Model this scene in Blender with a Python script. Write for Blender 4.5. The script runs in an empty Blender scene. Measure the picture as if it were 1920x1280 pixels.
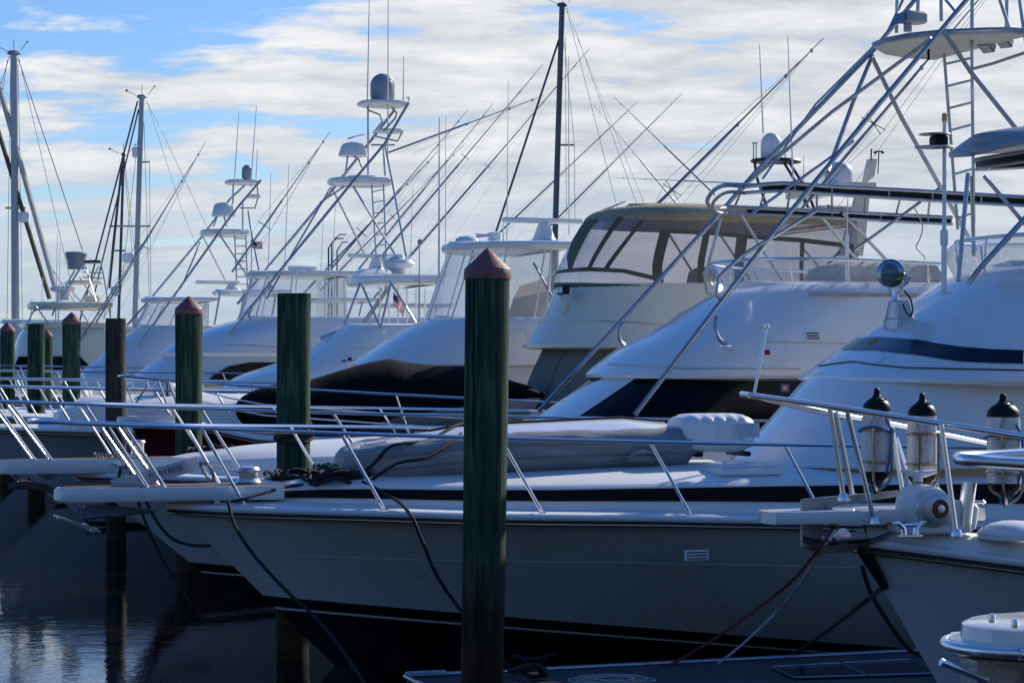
import bpy, math, random
from math import sin, cos, pi, sqrt, radians
from mathutils import Vector, noise
random.seed(7)
scene = bpy.context.scene
# ------------------------------------------------------------------ camera
F, CX, HZ, ZC = 4000.0, 960.0, 670.0, 3.0          # focal length in px, centre column, horizon row, eye height
cam = bpy.data.cameras.new('camera'); camo = bpy.data.objects.new('camera', cam)
scene.collection.objects.link(camo); scene.camera = camo
cam.sensor_width = 36; cam.lens = 36*F/1920
cam.shift_y = (HZ-640)/1920
camo.location = (0, 0, ZC); camo.rotation_euler = (pi/2, 0, 0)
cam.clip_start = 0.5; cam.clip_end = 8000
# ------------------------------------------------------------------ sky and sun
SUN_EL, SUN_AZ = radians(28.5), radians(43)   # azimuth measured from +Y towards +X
w = bpy.data.worlds.new('World'); scene.world = w; w.use_nodes = True
nt = w.node_tree; N = nt.nodes; L = nt.links
for n in list(N): N.remove(n)
out = N.new('ShaderNodeOutputWorld'); bg = N.new('ShaderNodeBackground')
sky = N.new('ShaderNodeTexSky'); sky.sky_type = 'NISHITA'; sky.sun_disc = False
sky.sun_elevation = SUN_EL; sky.sun_rotation = SUN_AZ; sky.air_density = 1.0; sky.dust_density = 0.3; sky.ozone_density = 2.5
tc = N.new('ShaderNodeTexCoord'); sep = N.new('ShaderNodeSeparateXYZ'); L.new(tc.outputs['Generated'], sep.inputs[0])
def mth(op, a, b=None, c=None, clamp=False, nt=nt):
    n = nt.nodes.new('ShaderNodeMath'); n.operation = op; n.use_clamp = clamp
    for i, v in enumerate((a, b, c)):
        if v is None: continue
        if isinstance(v, (int, float)): n.inputs[i].default_value = v
        else: nt.links.new(v, n.inputs[i])
    return n.outputs[0]
zz = mth('MAXIMUM', sep.outputs['Z'], 0.0)
den = mth('ADD', zz, 0.20)
cu = mth('DIVIDE', sep.outputs['X'], den); cv = mth('DIVIDE', sep.outputs['Y'], den)
cmb = N.new('ShaderNodeCombineXYZ'); L.new(cu, cmb.inputs[0]); L.new(cv, cmb.inputs[1])
mp = N.new('ShaderNodeMapping'); mp.inputs['Scale'].default_value = (3.8, 7.0, 1); mp.inputs['Rotation'].default_value = (0, 0, .12); mp.inputs['Location'].default_value = (3.1, 1.4, 0)
L.new(cmb.outputs[0], mp.inputs[0])
nz = N.new('ShaderNodeTexNoise'); nz.inputs['Scale'].default_value = 1.0; nz.inputs['Detail'].default_value = 12; nz.inputs['Roughness'].default_value = .62; nz.inputs['Distortion'].default_value = .15
L.new(mp.outputs[0], nz.inputs['Vector'])
nz2 = N.new('ShaderNodeTexNoise'); nz2.inputs['Scale'].default_value = 0.42; nz2.inputs['Detail'].default_value = 3
L.new(mp.outputs[0], nz2.inputs['Vector'])
# thicker low on the horizon, thinner to the left of the view and overhead behind the camera
bias = mth('MULTIPLY', sep.outputs['X'], .42)
bias = mth('ADD', bias, mth('MULTIPLY', mth('SUBTRACT', .09, zz), 1.1))
fwd = mth('MULTIPLY', mth('SUBTRACT', mth('ADD', sep.outputs['Y'], mth('MULTIPLY', sep.outputs['X'], .4)), .95), .9)
fwd = mth('MINIMUM', fwd, .02)
dens = mth('ADD', mth('ADD', mth('MULTIPLY', nz.outputs[0], 1.0), mth('MULTIPLY', nz2.outputs[0], .55)), mth('ADD', bias, fwd))
rp = N.new('ShaderNodeMapRange'); rp.interpolation_type = 'SMOOTHSTEP'
rp.inputs['From Min'].default_value = .54; rp.inputs['From Max'].default_value = .71
L.new(dens, rp.inputs['Value'])
# cloud brightness: shaded bellies, paler and bluer towards the horizon
br = N.new('ShaderNodeMapRange'); br.inputs['From Min'].default_value = .35; br.inputs['From Max'].default_value = .68
br.inputs['To Min'].default_value = 0; br.inputs['To Max'].default_value = 1; L.new(nz.outputs[0], br.inputs['Value'])
cc = N.new('ShaderNodeMix'); cc.data_type = 'RGBA'; L.new(br.outputs[0], cc.inputs[0])
cc.inputs[6].default_value = (6.3, 6.9, 7.8, 1); cc.inputs[7].default_value = (11.2, 11.2, 11.3, 1)
lowm = N.new('ShaderNodeMapRange'); lowm.inputs['From Min'].default_value = .0; lowm.inputs['From Max'].default_value = .11; L.new(zz, lowm.inputs['Value'])
c2 = N.new('ShaderNodeMix'); c2.data_type = 'RGBA'; L.new(lowm.outputs[0], c2.inputs[0]); c2.inputs[6].default_value = (5.6, 6.8, 8.3, 1); L.new(cc.outputs[2], c2.inputs[7])
tint = N.new('ShaderNodeMix'); tint.data_type = 'RGBA'; tint.blend_type = 'MULTIPLY'; tint.inputs[0].default_value = 1
L.new(sky.outputs[0], tint.inputs[6]); tr_ = N.new('ShaderNodeMapRange'); tr_.inputs['From Min'].default_value = .02; tr_.inputs['From Max'].default_value = .34; L.new(zz, tr_.inputs['Value'])
tm = N.new('ShaderNodeMix'); tm.data_type = 'RGBA'; L.new(tr_.outputs[0], tm.inputs[0]); tm.inputs[6].default_value = (1.15, 1.28, 1.5, 1); tm.inputs[7].default_value = (.58, 1.12, 1.9, 1); L.new(tm.outputs[2], tint.inputs[7])
mx = N.new('ShaderNodeMix'); mx.data_type = 'RGBA'; L.new(rp.outputs[0], mx.inputs[0]); L.new(tint.outputs[2], mx.inputs[6]); L.new(c2.outputs[2], mx.inputs[7])
L.new(mx.outputs[2], bg.inputs['Color']); bg.inputs['Strength'].default_value = 0.08
L.new(bg.outputs[0], out.inputs[0])
sl = bpy.data.lights.new('sun', 'SUN'); sl.energy = 5.0; sl.angle = radians(.53); sl.color = (1, .93, .82)
so = bpy.data.objects.new('sun', sl); scene.collection.objects.link(so)
sd = Vector((sin(SUN_AZ)*cos(SUN_EL), cos(SUN_AZ)*cos(SUN_EL), sin(SUN_EL)))
so.rotation_euler = sd.to_track_quat('Z', 'Y').to_euler(); so.location = (20, 30, 30)
vs = scene.view_settings; vs.view_transform = 'Standard'; vs.look = 'None'; vs.exposure = 0.08; vs.gamma = 1
scene.cycles.max_bounces = 8; scene.cycles.transparent_max_bounces = 16
# ------------------------------------------------------------------ materials
MATS = {}
def mat(name, col, rough=.4, metal=0, coat=0, var=0, vscale=3, bump=0, bscale=20, stretch=(1, 1, 1), spec=.5, col2=None, alpha=1, trans=0):
    if name in MATS: return MATS[name]
    m = bpy.data.materials.new(name); m.use_nodes = True; t = m.node_tree; b = t.nodes['Principled BSDF']
    b.inputs['Base Color'].default_value = (*col, 1); b.inputs['Roughness'].default_value = rough; b.inputs['Metallic'].default_value = metal
    b.inputs['Coat Weight'].default_value = coat; b.inputs['Specular IOR Level'].default_value = spec; b.inputs['Alpha'].default_value = alpha
    b.inputs['Transmission Weight'].default_value = trans
    tc = t.nodes.new('ShaderNodeTexCoord'); mp = t.nodes.new('ShaderNodeMapping'); mp.inputs['Scale'].default_value = stretch
    t.links.new(tc.outputs['Object'], mp.inputs[0])
    if var or col2:
        n = t.nodes.new('ShaderNodeTexNoise'); n.inputs['Scale'].default_value = vscale; n.inputs['Detail'].default_value = 6; n.inputs['Roughness'].default_value = .65
        t.links.new(mp.outputs[0], n.inputs['Vector'])
        r = t.nodes.new('ShaderNodeValToRGB'); t.links.new(n.outputs[0], r.inputs[0])
        c2 = col2 or tuple(max(0, c*(1-var)) for c in col)
        r.color_ramp.elements[0].position = .34; r.color_ramp.elements[0].color = (*c2, 1)
        r.color_ramp.elements[1].position = .62; r.color_ramp.elements[1].color = (*col, 1)
        t.links.new(r.outputs[0], b.inputs['Base Color'])
    if bump:
        n = t.nodes.new('ShaderNodeTexNoise'); n.inputs['Scale'].default_value = bscale; n.inputs['Detail'].default_value = 5
        t.links.new(mp.outputs[0], n.inputs['Vector'])
        bp = t.nodes.new('ShaderNodeBump'); bp.inputs['Strength'].default_value = bump; bp.inputs['Distance'].default_value = .02
        t.links.new(n.outputs[0], bp.inputs['Height']); t.links.new(bp.outputs[0], b.inputs['Normal'])
    MATS[name] = m; return m
GEL = mat('gelcoat_white', (.78, .78, .75), .16, coat=.3, var=.07, vscale=1.3, bump=.05, bscale=2.5)
GELC = mat('gelcoat_cream', (.80, .72, .55), .18, coat=.3, var=.07, vscale=1.3, bump=.04, bscale=3)
DECK = mat('deck_nonskid', (.80, .79, .76), .5, var=.08, vscale=2.5, bump=.15, bscale=160)
STEEL = mat('stainless', (.82, .82, .82), .3, metal=1)
ALU = mat('anodised_pipe', (.42, .44, .47), .36, metal=.9, var=.2, vscale=6)
GALV = mat('galvanised', (.36, .38, .40), .42, metal=.8, var=.35, vscale=9, bump=.2, bscale=40)
BLACK = mat('black_vinyl', (.004, .004, .005), .5, spec=.25, bump=.2, bscale=10)
BCANVAS = mat('black_canvas', (.004, .004, .005), .85, spec=.12, bump=.5, bscale=4, var=.4)
TINT = mat('tinted_window', (.003, .004, .007), .08, spec=.14)
NAVY = mat('navy_stripe', (.004, .008, .03), .2, coat=.1, spec=.3)
STRIPE = mat('black_stripe', (.004, .004, .006), .4, spec=.12)
OLIVE = mat('olive_canvas', (.42, .33, .19), .8, var=.25, vscale=3, bump=.35, bscale=5)
OLIVED = mat('olive_canvas_trim', (.15, .13, .078), .8, var=.3, vscale=5, bump=.3, bscale=8)
GREYCAN = mat('grey_canvas', (.20, .185, .165), .85, var=.25, vscale=2.5, bump=.6, bscale=2.5)
BEIGECAN = mat('beige_canvas', (.55, .50, .43), .85, var=.15, vscale=3, bump=.4, bscale=3)
GREYRUB = mat('grey_dinghy_fabric', (.27, .275, .285), .6, var=.35, vscale=4, bump=.9, bscale=6, stretch=(.5, 1, 3))
RUBBER = mat('rub_strip', (.02, .02, .022), .4)
ROPE = mat('black_rope', (.010, .010, .011), .8, bump=.8, bscale=90)
ROPEW = mat('white_rope', (.5, .5, .47), .8, var=.3, vscale=30, bump=.8, bscale=90)
ROPER = mat('red_rope', (.16, .02, .02), .8, bump=.8, bscale=90)
ROPEB = mat('blue_rope', (.02, .20, .50), .7, bump=.8, bscale=90)
ROPET = mat('teal_rope', (.01, .10, .08), .8, bump=.8, bscale=90)
REDH = mat('dark_red_hull', (.085, .008, .006), .14, coat=.5)
CAP = mat('piling_cap_red', (.25, .06, .045), .55, col2=(.15, .085, .085), vscale=6, stretch=(1, 1, 2.5), bump=.2, bscale=20)
WPLAST = mat('white_plastic', (.80, .80, .78), .35, var=.05)
GPLAST = mat('grey_dome', (.26, .29, .34), .35, var=.15)
AMBER = mat('amber_lens', (.75, .38, .06), .2)
REDL = mat('red_lens', (.22, .02, .02), .2)
DARKM = mat('dark_mast', (.055, .065, .08), .35, metal=.3)
MAST = mat('mast_alloy', (.36, .38, .42), .4, metal=.4, var=.2, vscale=1, stretch=(4, 4, .4))
TEAK = mat('teak', (.20, .11, .06), .6, var=.4, vscale=14, stretch=(.3, 6, 6))
def wood(name, c1, c2, c3, foot):
    m = bpy.data.materials.new(name); m.use_nodes = True; t = m.node_tree; b = t.nodes['Principled BSDF']
    b.inputs['Roughness'].default_value = .78; b.inputs['Specular IOR Level'].default_value = .25
    tc = t.nodes.new('ShaderNodeTexCoord'); mp = t.nodes.new('ShaderNodeMapping'); mp.inputs['Scale'].default_value = (13, 13, .8)
    t.links.new(tc.outputs['Object'], mp.inputs[0])
    n = t.nodes.new('ShaderNodeTexNoise'); n.inputs['Scale'].default_value = 1.6; n.inputs['Detail'].default_value = 8; n.inputs['Roughness'].default_value = .7; t.links.new(mp.outputs[0], n.inputs['Vector'])
    r = t.nodes.new('ShaderNodeValToRGB'); t.links.new(n.outputs[0], r.inputs[0])
    e = r.color_ramp.elements; e[0].position = .3; e[0].color = (*c1, 1); e[1].position = .68; e[1].color = (*c3, 1); k = e.new(.5); k.color = (*c2, 1)
    mpc = t.nodes.new('ShaderNodeMapping'); mpc.inputs['Scale'].default_value = (22, 22, .9); t.links.new(tc.outputs['Object'], mpc.inputs[0])
    n2 = t.nodes.new('ShaderNodeTexNoise'); n2.inputs['Scale'].default_value = .8; n2.inputs['Detail'].default_value = 3; t.links.new(mpc.outputs[0], n2.inputs['Vector'])
    crk = t.nodes.new('ShaderNodeMapRange'); crk.inputs['From Min'].default_value = .33; crk.inputs['From Max'].default_value = .40; t.links.new(n2.outputs[0], crk.inputs['Value'])
    n4 = t.nodes.new('ShaderNodeTexNoise'); n4.inputs['Scale'].default_value = 1.7; n4.inputs['Detail'].default_value = 5; t.links.new(tc.outputs['Object'], n4.inputs['Vector'])
    pt = t.nodes.new('ShaderNodeMapRange'); pt.inputs['From Min'].default_value = .35; pt.inputs['From Max'].default_value = .65; pt.inputs['To Min'].default_value = .5; pt.inputs['To Max'].default_value = 1.35; t.links.new(n4.outputs[0], pt.inputs['Value'])
    wear = mth('MULTIPLY', mth('ADD', mth('MULTIPLY', crk.outputs[0], .8, nt=t), .2, nt=t), pt.outputs[0], nt=t)
    # stained brown foot near the water with a ragged edge
    s = t.nodes.new('ShaderNodeSeparateXYZ'); t.links.new(tc.outputs['Object'], s.inputs[0])
    mp3 = t.nodes.new('ShaderNodeMapping'); mp3.inputs['Scale'].default_value = (5, 5, .6); t.links.new(tc.outputs['Object'], mp3.inputs[0])
    n3 = t.nodes.new('ShaderNodeTexNoise'); n3.inputs['Scale'].default_value = 1.5; t.links.new(mp3.outputs[0], n3.inputs['Vector'])
    h = mth('ADD', s.outputs['Z'], mth('MULTIPLY', n3.outputs[0], 1.7, nt=t), nt=t)
    mr = t.nodes.new('ShaderNodeMapRange'); mr.inputs['From Min'].default_value = 1.55; mr.inputs['From Max'].default_value = 2.3; mr.inputs['To Min'].default_value = 1; mr.inputs['To Max'].default_value = 0
    t.links.new(h, mr.inputs['Value'])
    mixc = t.nodes.new('ShaderNodeMix'); mixc.data_type = 'RGBA'; t.links.new(mr.outputs[0], mixc.inputs[0]); t.links.new(r.outputs[0], mixc.inputs[6])
    rr = t.nodes.new('ShaderNodeValToRGB'); t.links.new(n.outputs[0], rr.inputs[0]); rr.color_ramp.elements[0].color = (foot[0]*.25, foot[1]*.25, foot[2]*.25, 1); rr.color_ramp.elements[0].position = .35
    rr.color_ramp.elements[1].color = (*foot, 1); rr.color_ramp.elements[1].position = .7
    t.links.new(rr.outputs[0], mixc.inputs[7])
    mw = t.nodes.new('ShaderNodeMix'); mw.data_type = 'RGBA'; mw.blend_type = 'MULTIPLY'; mw.inputs[0].default_value = 1; t.links.new(mixc.outputs[2], mw.inputs[6]); t.links.new(wear, mw.inputs[7]); t.links.new(mw.outputs[2], b.inputs['Base Color'])
    bp = t.nodes.new('ShaderNodeBump'); bp.inputs['Strength'].default_value = 1; bp.inputs['Distance'].default_value = .02; t.links.new(mth('ADD', n.outputs[0], mth('MULTIPLY', crk.outputs[0], .6, nt=t), nt=t), bp.inputs['Height']); t.links.new(bp.outputs[0], b.inputs['Normal'])
    return m
GREENW = wood('green_treated_wood', (.008, .022, .014), (.024, .062, .036), (.08, .14, .07), (.085, .038, .013))
BROWNW = wood('weathered_wood', (.018, .014, .010), (.07, .055, .040), (.15, .12, .09), (.06, .035, .015))
def clear(name, tintc, mixf, dif=.15):
    m = bpy.data.materials.new(name); m.use_nodes = True; t = m.node_tree
    for n in list(t.nodes): t.nodes.remove(n)
    o = t.nodes.new('ShaderNodeOutputMaterial'); tr = t.nodes.new('ShaderNodeBsdfTransparent'); tr.inputs[0].default_value = (*tintc, 1)
    gl = t.nodes.new('ShaderNodeBsdfGlossy'); gl.inputs['Roughness'].default_value = .08
    df = t.nodes.new('ShaderNodeBsdfDiffuse'); df.inputs[0].default_value = (.6, .62, .66, 1)
    n = t.nodes.new('ShaderNodeTexNoise'); n.inputs['Scale'].default_value = 2.2; n.inputs['Distortion'].default_value = 1.5; n.inputs['Detail'].default_value = 2
    tc = t.nodes.new('ShaderNodeTexCoord'); mp = t.nodes.new('ShaderNodeMapping'); mp.inputs['Scale'].default_value = (1.6, 1.6, .5); t.links.new(tc.outputs['Object'], mp.inputs[0]); t.links.new(mp.outputs[0], n.inputs['Vector'])
    bp = t.nodes.new('ShaderNodeBump'); bp.inputs['Strength'].default_value = .5; bp.inputs['Distance'].default_value = .12; t.links.new(n.outputs[0], bp.inputs['Height']); t.links.new(bp.outputs[0], gl.inputs['Normal'])
    a = t.nodes.new('ShaderNodeMixShader'); a.inputs[0].default_value = dif; t.links.new(tr.outputs[0], a.inputs[1]); t.links.new(df.outputs[0], a.inputs[2])
    lw = t.nodes.new('ShaderNodeLayerWeight'); lw.inputs[0].default_value = mixf; 
    b2 = t.nodes.new('ShaderNodeMixShader'); t.links.new(lw.outputs['Facing'], b2.inputs[0]); t.links.new(a.outputs[0], b2.inputs[1]); t.links.new(gl.outputs[0], b2.inputs[2]); t.links.new(b2.outputs[0], o.inputs[0])
    return m
VINYL = clear('clear_vinyl', (.92, .93, .95), .16, .14)
SMOKE = clear('smoked_vinyl', (.80, .77, .78), .22, .13)
HULLM = {}
def hullmat(name, col, boot, slope, dark=(.004, .004, .006), line=(.55, .55, .52), coat=.5):
    """hull paint: topsides, black boot top, thin white line, dark bottom; boundary height = boot + slope*x"""
    m = bpy.data.materials.new(name); m.use_nodes = True; t = m.node_tree; b = t.nodes['Principled BSDF']
    b.inputs['Roughness'].default_value = .14; b.inputs['Coat Weight'].default_value = coat
    tc = t.nodes.new('ShaderNodeTexCoord'); s = t.nodes.new('ShaderNodeSeparateXYZ'); t.links.new(tc.outputs['Object'], s.inputs[0])
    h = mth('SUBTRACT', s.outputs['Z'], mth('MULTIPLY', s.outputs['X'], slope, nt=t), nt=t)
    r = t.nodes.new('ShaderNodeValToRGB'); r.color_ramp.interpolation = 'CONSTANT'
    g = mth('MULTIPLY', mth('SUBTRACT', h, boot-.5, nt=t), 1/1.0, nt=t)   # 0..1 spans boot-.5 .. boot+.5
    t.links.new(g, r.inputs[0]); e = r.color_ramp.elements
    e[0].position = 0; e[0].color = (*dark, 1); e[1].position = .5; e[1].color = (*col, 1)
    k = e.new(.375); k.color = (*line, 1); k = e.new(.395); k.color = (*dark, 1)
    n = t.nodes.new('ShaderNodeTexNoise'); n.inputs['Scale'].default_value = .9; n.inputs['Detail'].default_value = 4; t.links.new(tc.outputs['Object'], n.inputs['Vector'])
    mr = t.nodes.new('ShaderNodeMapRange'); mr.inputs['To Min'].default_value = .93; mr.inputs['To Max'].default_value = 1.04; t.links.new(n.outputs[0], mr.inputs['Value'])
    mm = t.nodes.new('ShaderNodeMix'); mm.data_type = 'RGBA'; mm.blend_type = 'MULTIPLY'; mm.inputs[0].default_value = 1; t.links.new(r.outputs[0], mm.inputs[6]); t.links.new(mr.outputs[0], mm.inputs[7])
    mp = t.nodes.new('ShaderNodeMapping'); mp.inputs['Scale'].default_value = (5, 5, .35); t.links.new(tc.outputs['Object'], mp.inputs[0])
    n2 = t.nodes.new('ShaderNodeTexNoise'); n2.inputs['Scale'].default_value = 1.6; n2.inputs['Detail'].default_value = 6; t.links.new(mp.outputs[0], n2.inputs['Vector'])
    r2 = t.nodes.new('ShaderNodeMapRange'); r2.inputs['From Min'].default_value = .55; r2.inputs['From Max'].default_value = .8; r2.inputs['To Min'].default_value = 1; r2.inputs['To Max'].default_value = .82; t.links.new(n2.outputs[0], r2.inputs['Value'])
    m3 = t.nodes.new('ShaderNodeMix'); m3.data_type = 'RGBA'; m3.blend_type = 'MULTIPLY'; m3.inputs[0].default_value = 1; t.links.new(mm.outputs[2], m3.inputs[6]); t.links.new(r2.outputs[0], m3.inputs[7])
    t.links.new(m3.outputs[2], b.inputs['Base Color'])
    bp = t.nodes.new('ShaderNodeBump'); bp.inputs['Strength'].default_value = .08; bp.inputs['Distance'].default_value = .03; t.links.new(n.outputs[0], bp.inputs['Height']); t.links.new(bp.outputs[0], b.inputs['Normal'])
    return m
# ------------------------------------------------------------------ mesh helpers
COL = scene.collection
class MB:
    def __init__(s): s.v = []; s.f = []
    def add(s, vs, fs):
        o = len(s.v); s.v += [tuple(p) for p in vs]; s.f += [tuple(i+o for i in f) for f in fs]; return s
    def tube(s, pts, r, seg=8, closed=False, sub=0):
        pts = [Vector(p) for p in pts]
        if sub: pts = smooth(pts, sub, closed)
        n = len(pts); rs = r if isinstance(r, (list, tuple)) else [r]*n
        if len(rs) != n: rs = [rs[0]+(rs[-1]-rs[0])*i/(n-1) for i in range(n)]
        T = []
        for i in range(n):
            a = pts[i-1] if (i > 0 or closed) else pts[i]; b = pts[(i+1) % n] if (i < n-1 or closed) else pts[i]
            T.append((b-a).normalized() if (b-a).length > 1e-9 else Vector((0, 0, 1)))
        up = Vector((0, 0, 1)) if abs(T[0].z) < .9 else Vector((1, 0, 0))
        nrm = (up - T[0]*up.dot(T[0])).normalized(); vs = []; fs = []
        for i in range(n):
            nrm = (nrm - T[i]*nrm.dot(T[i])); nrm = nrm.normalized() if nrm.length > 1e-6 else Vector((1, 0, 0))
            bi = T[i].cross(nrm)
            for k in range(seg):
                a = 2*pi*k/seg; vs.append(pts[i] + (nrm*cos(a)+bi*sin(a))*rs[i])
        for i in range(n if closed else n-1):
            j = (i+1) % n
            for k in range(seg): fs.append((i*seg+k, i*seg+(k+1) % seg, j*seg+(k+1) % seg, j*seg+k))
        if not closed: fs.append(tuple(range(seg))[::-1]); fs.append(tuple((n-1)*seg+k for k in range(seg)))
        return s.add(vs, fs)
    def box(s, c, d, rz=0, ry=0, bev=0):
        c = Vector(c); hx, hy, hz = d[0]/2, d[1]/2, d[2]/2; b = bev
        from mathutils import Matrix
        R = Matrix.Rotation(rz, 3, 'Z') @ Matrix.Rotation(ry, 3, 'Y')
        if not b:
            vs = [Vector((x, y, z)) for x in (-hx, hx) for y in (-hy, hy) for z in (-hz, hz)]
            fs = [(0, 1, 3, 2), (4, 6, 7, 5), (0, 4, 5, 1), (2, 3, 7, 6), (0, 2, 6, 4), (1, 5, 7, 3)]
            return s.add([c + R@v for v in vs], fs)
        rings = []
        for z, k in ((-hz, b), (-hz+b, 0), (hz-b, 0), (hz, b)):
            ring = []
            for sx, sy, a0 in ((1, 1, 0), (-1, 1, 1), (-1, -1, 2), (1, -1, 3)):
                for q in range(4):
                    a = (a0+q/3)*pi/2; rr = b*1.5
                    ring.append(c + R@Vector((sx*(hx-rr)+cos(a)*(rr-k), sy*(hy-rr)+sin(a)*(rr-k), z)))
            rings.append(ring)
        return s.loft(rings, True, True, True)
    def loft(s, rings, closed=True, cap0=False, cap1=False):
        n = len(rings[0]); vs = [p for r in rings for p in r]; fs = []
        for i in range(len(rings)-1):
            for k in range(n if closed else n-1):
                k2 = (k+1) % n; fs.append((i*n+k, i*n+k2, (i+1)*n+k2, (i+1)*n+k))
        if cap0: fs.append(tuple(range(n))[::-1])
        if cap1: fs.append(tuple((len(rings)-1)*n+k for k in range(n)))
        return s.add(vs, fs)
    def lathe(s, c, prof, seg=20, axis='Z', sx=1, sy=1):
        rings = []
        for r, h in prof:
            ring = []
            for k in range(seg):
                a = 2*pi*k/seg; p = (r*cos(a)*sx, r*sin(a)*sy, h)
                if axis == 'X': p = (p[2], p[0], p[1])
                if axis == 'Y': p = (p[0], p[2], p[1])
                ring.append(Vector(c)+Vector(p))
            rings.append(ring)
        return s.loft(rings, True, True, True)
    def build(s, name, m, parent=None, sharp=38, flat=False):
        me = bpy.data.meshes.new(name); me.from_pydata(s.v, [], s.f)
        me.validate(); me.materials.append(m)
        import bmesh
        bm = bmesh.new(); bm.from_mesh(me); bmesh.ops.recalc_face_normals(bm, faces=bm.faces); bm.to_mesh(me); bm.free()
        if not flat:
            me.polygons.foreach_set('use_smooth', [True]*len(me.polygons)); me.set_sharp_from_angle(angle=radians(sharp))
        o = bpy.data.objects.new(name, me); COL.objects.link(o)
        if parent: o.parent = parent
        return o
def smooth(pts, sub, closed=False):
    pts = [Vector(p) for p in pts]; n = len(pts); out = []
    for i in range(n if closed else n-1):
        p0 = pts[i-1] if (i > 0 or closed) else pts[0]; p1 = pts[i]; p2 = pts[(i+1) % n]; p3 = pts[(i+2) % n] if (i+2 < n or closed) else pts[-1]
        for k in range(sub):
            t = k/sub
            out.append(.5*((2*p1)+(p2-p0)*t+(2*p0-5*p1+4*p2-p3)*t*t+(3*p1-p0-3*p2+p3)*t**3))
    if not closed: out.append(pts[-1])
    return out
def tag(o, label=None, cat=None, group=None, kind=None):
    if label: o['label'] = label
    if cat: o['category'] = cat
    if group: o['group'] = group
    if kind: o['kind'] = kind
    return o
def empty(name, loc=(0, 0, 0), rz=0):
    o = bpy.data.objects.new(name, None); COL.objects.link(o); o.location = loc; o.rotation_euler = (0, 0, rz); o.empty_display_size = .3; return o
def W(px, py, D): return Vector(((px-CX)*D/F, D, ZC-(py-HZ)*D/F))     # a point of the world seen at px, py from distance D
def text_mesh(txt, size, m, name, parent, loc, rot, depth=.002):
    cu = bpy.data.curves.new('tmp', 'FONT'); cu.body = txt; cu.size = size; cu.extrude = depth; cu.align_x = 'CENTER'; cu.align_y = 'CENTER'
    to = bpy.data.objects.new('tmp', cu); COL.objects.link(to)
    dg = bpy.context.evaluated_depsgraph_get(); me = bpy.data.meshes.new_from_object(to.evaluated_get(dg)); bpy.data.objects.remove(to)
    me.materials.clear(); me.materials.append(m); o = bpy.data.objects.new(name, me); COL.objects.link(o); o.parent = parent; o.location = loc; o.rotation_euler = rot
    return o
UX, UY = .947, .322; UL = sqrt(UX*UX+UY*UY); UX /= UL; UY /= UL
ROT = math.atan2(UY, UX)
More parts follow.
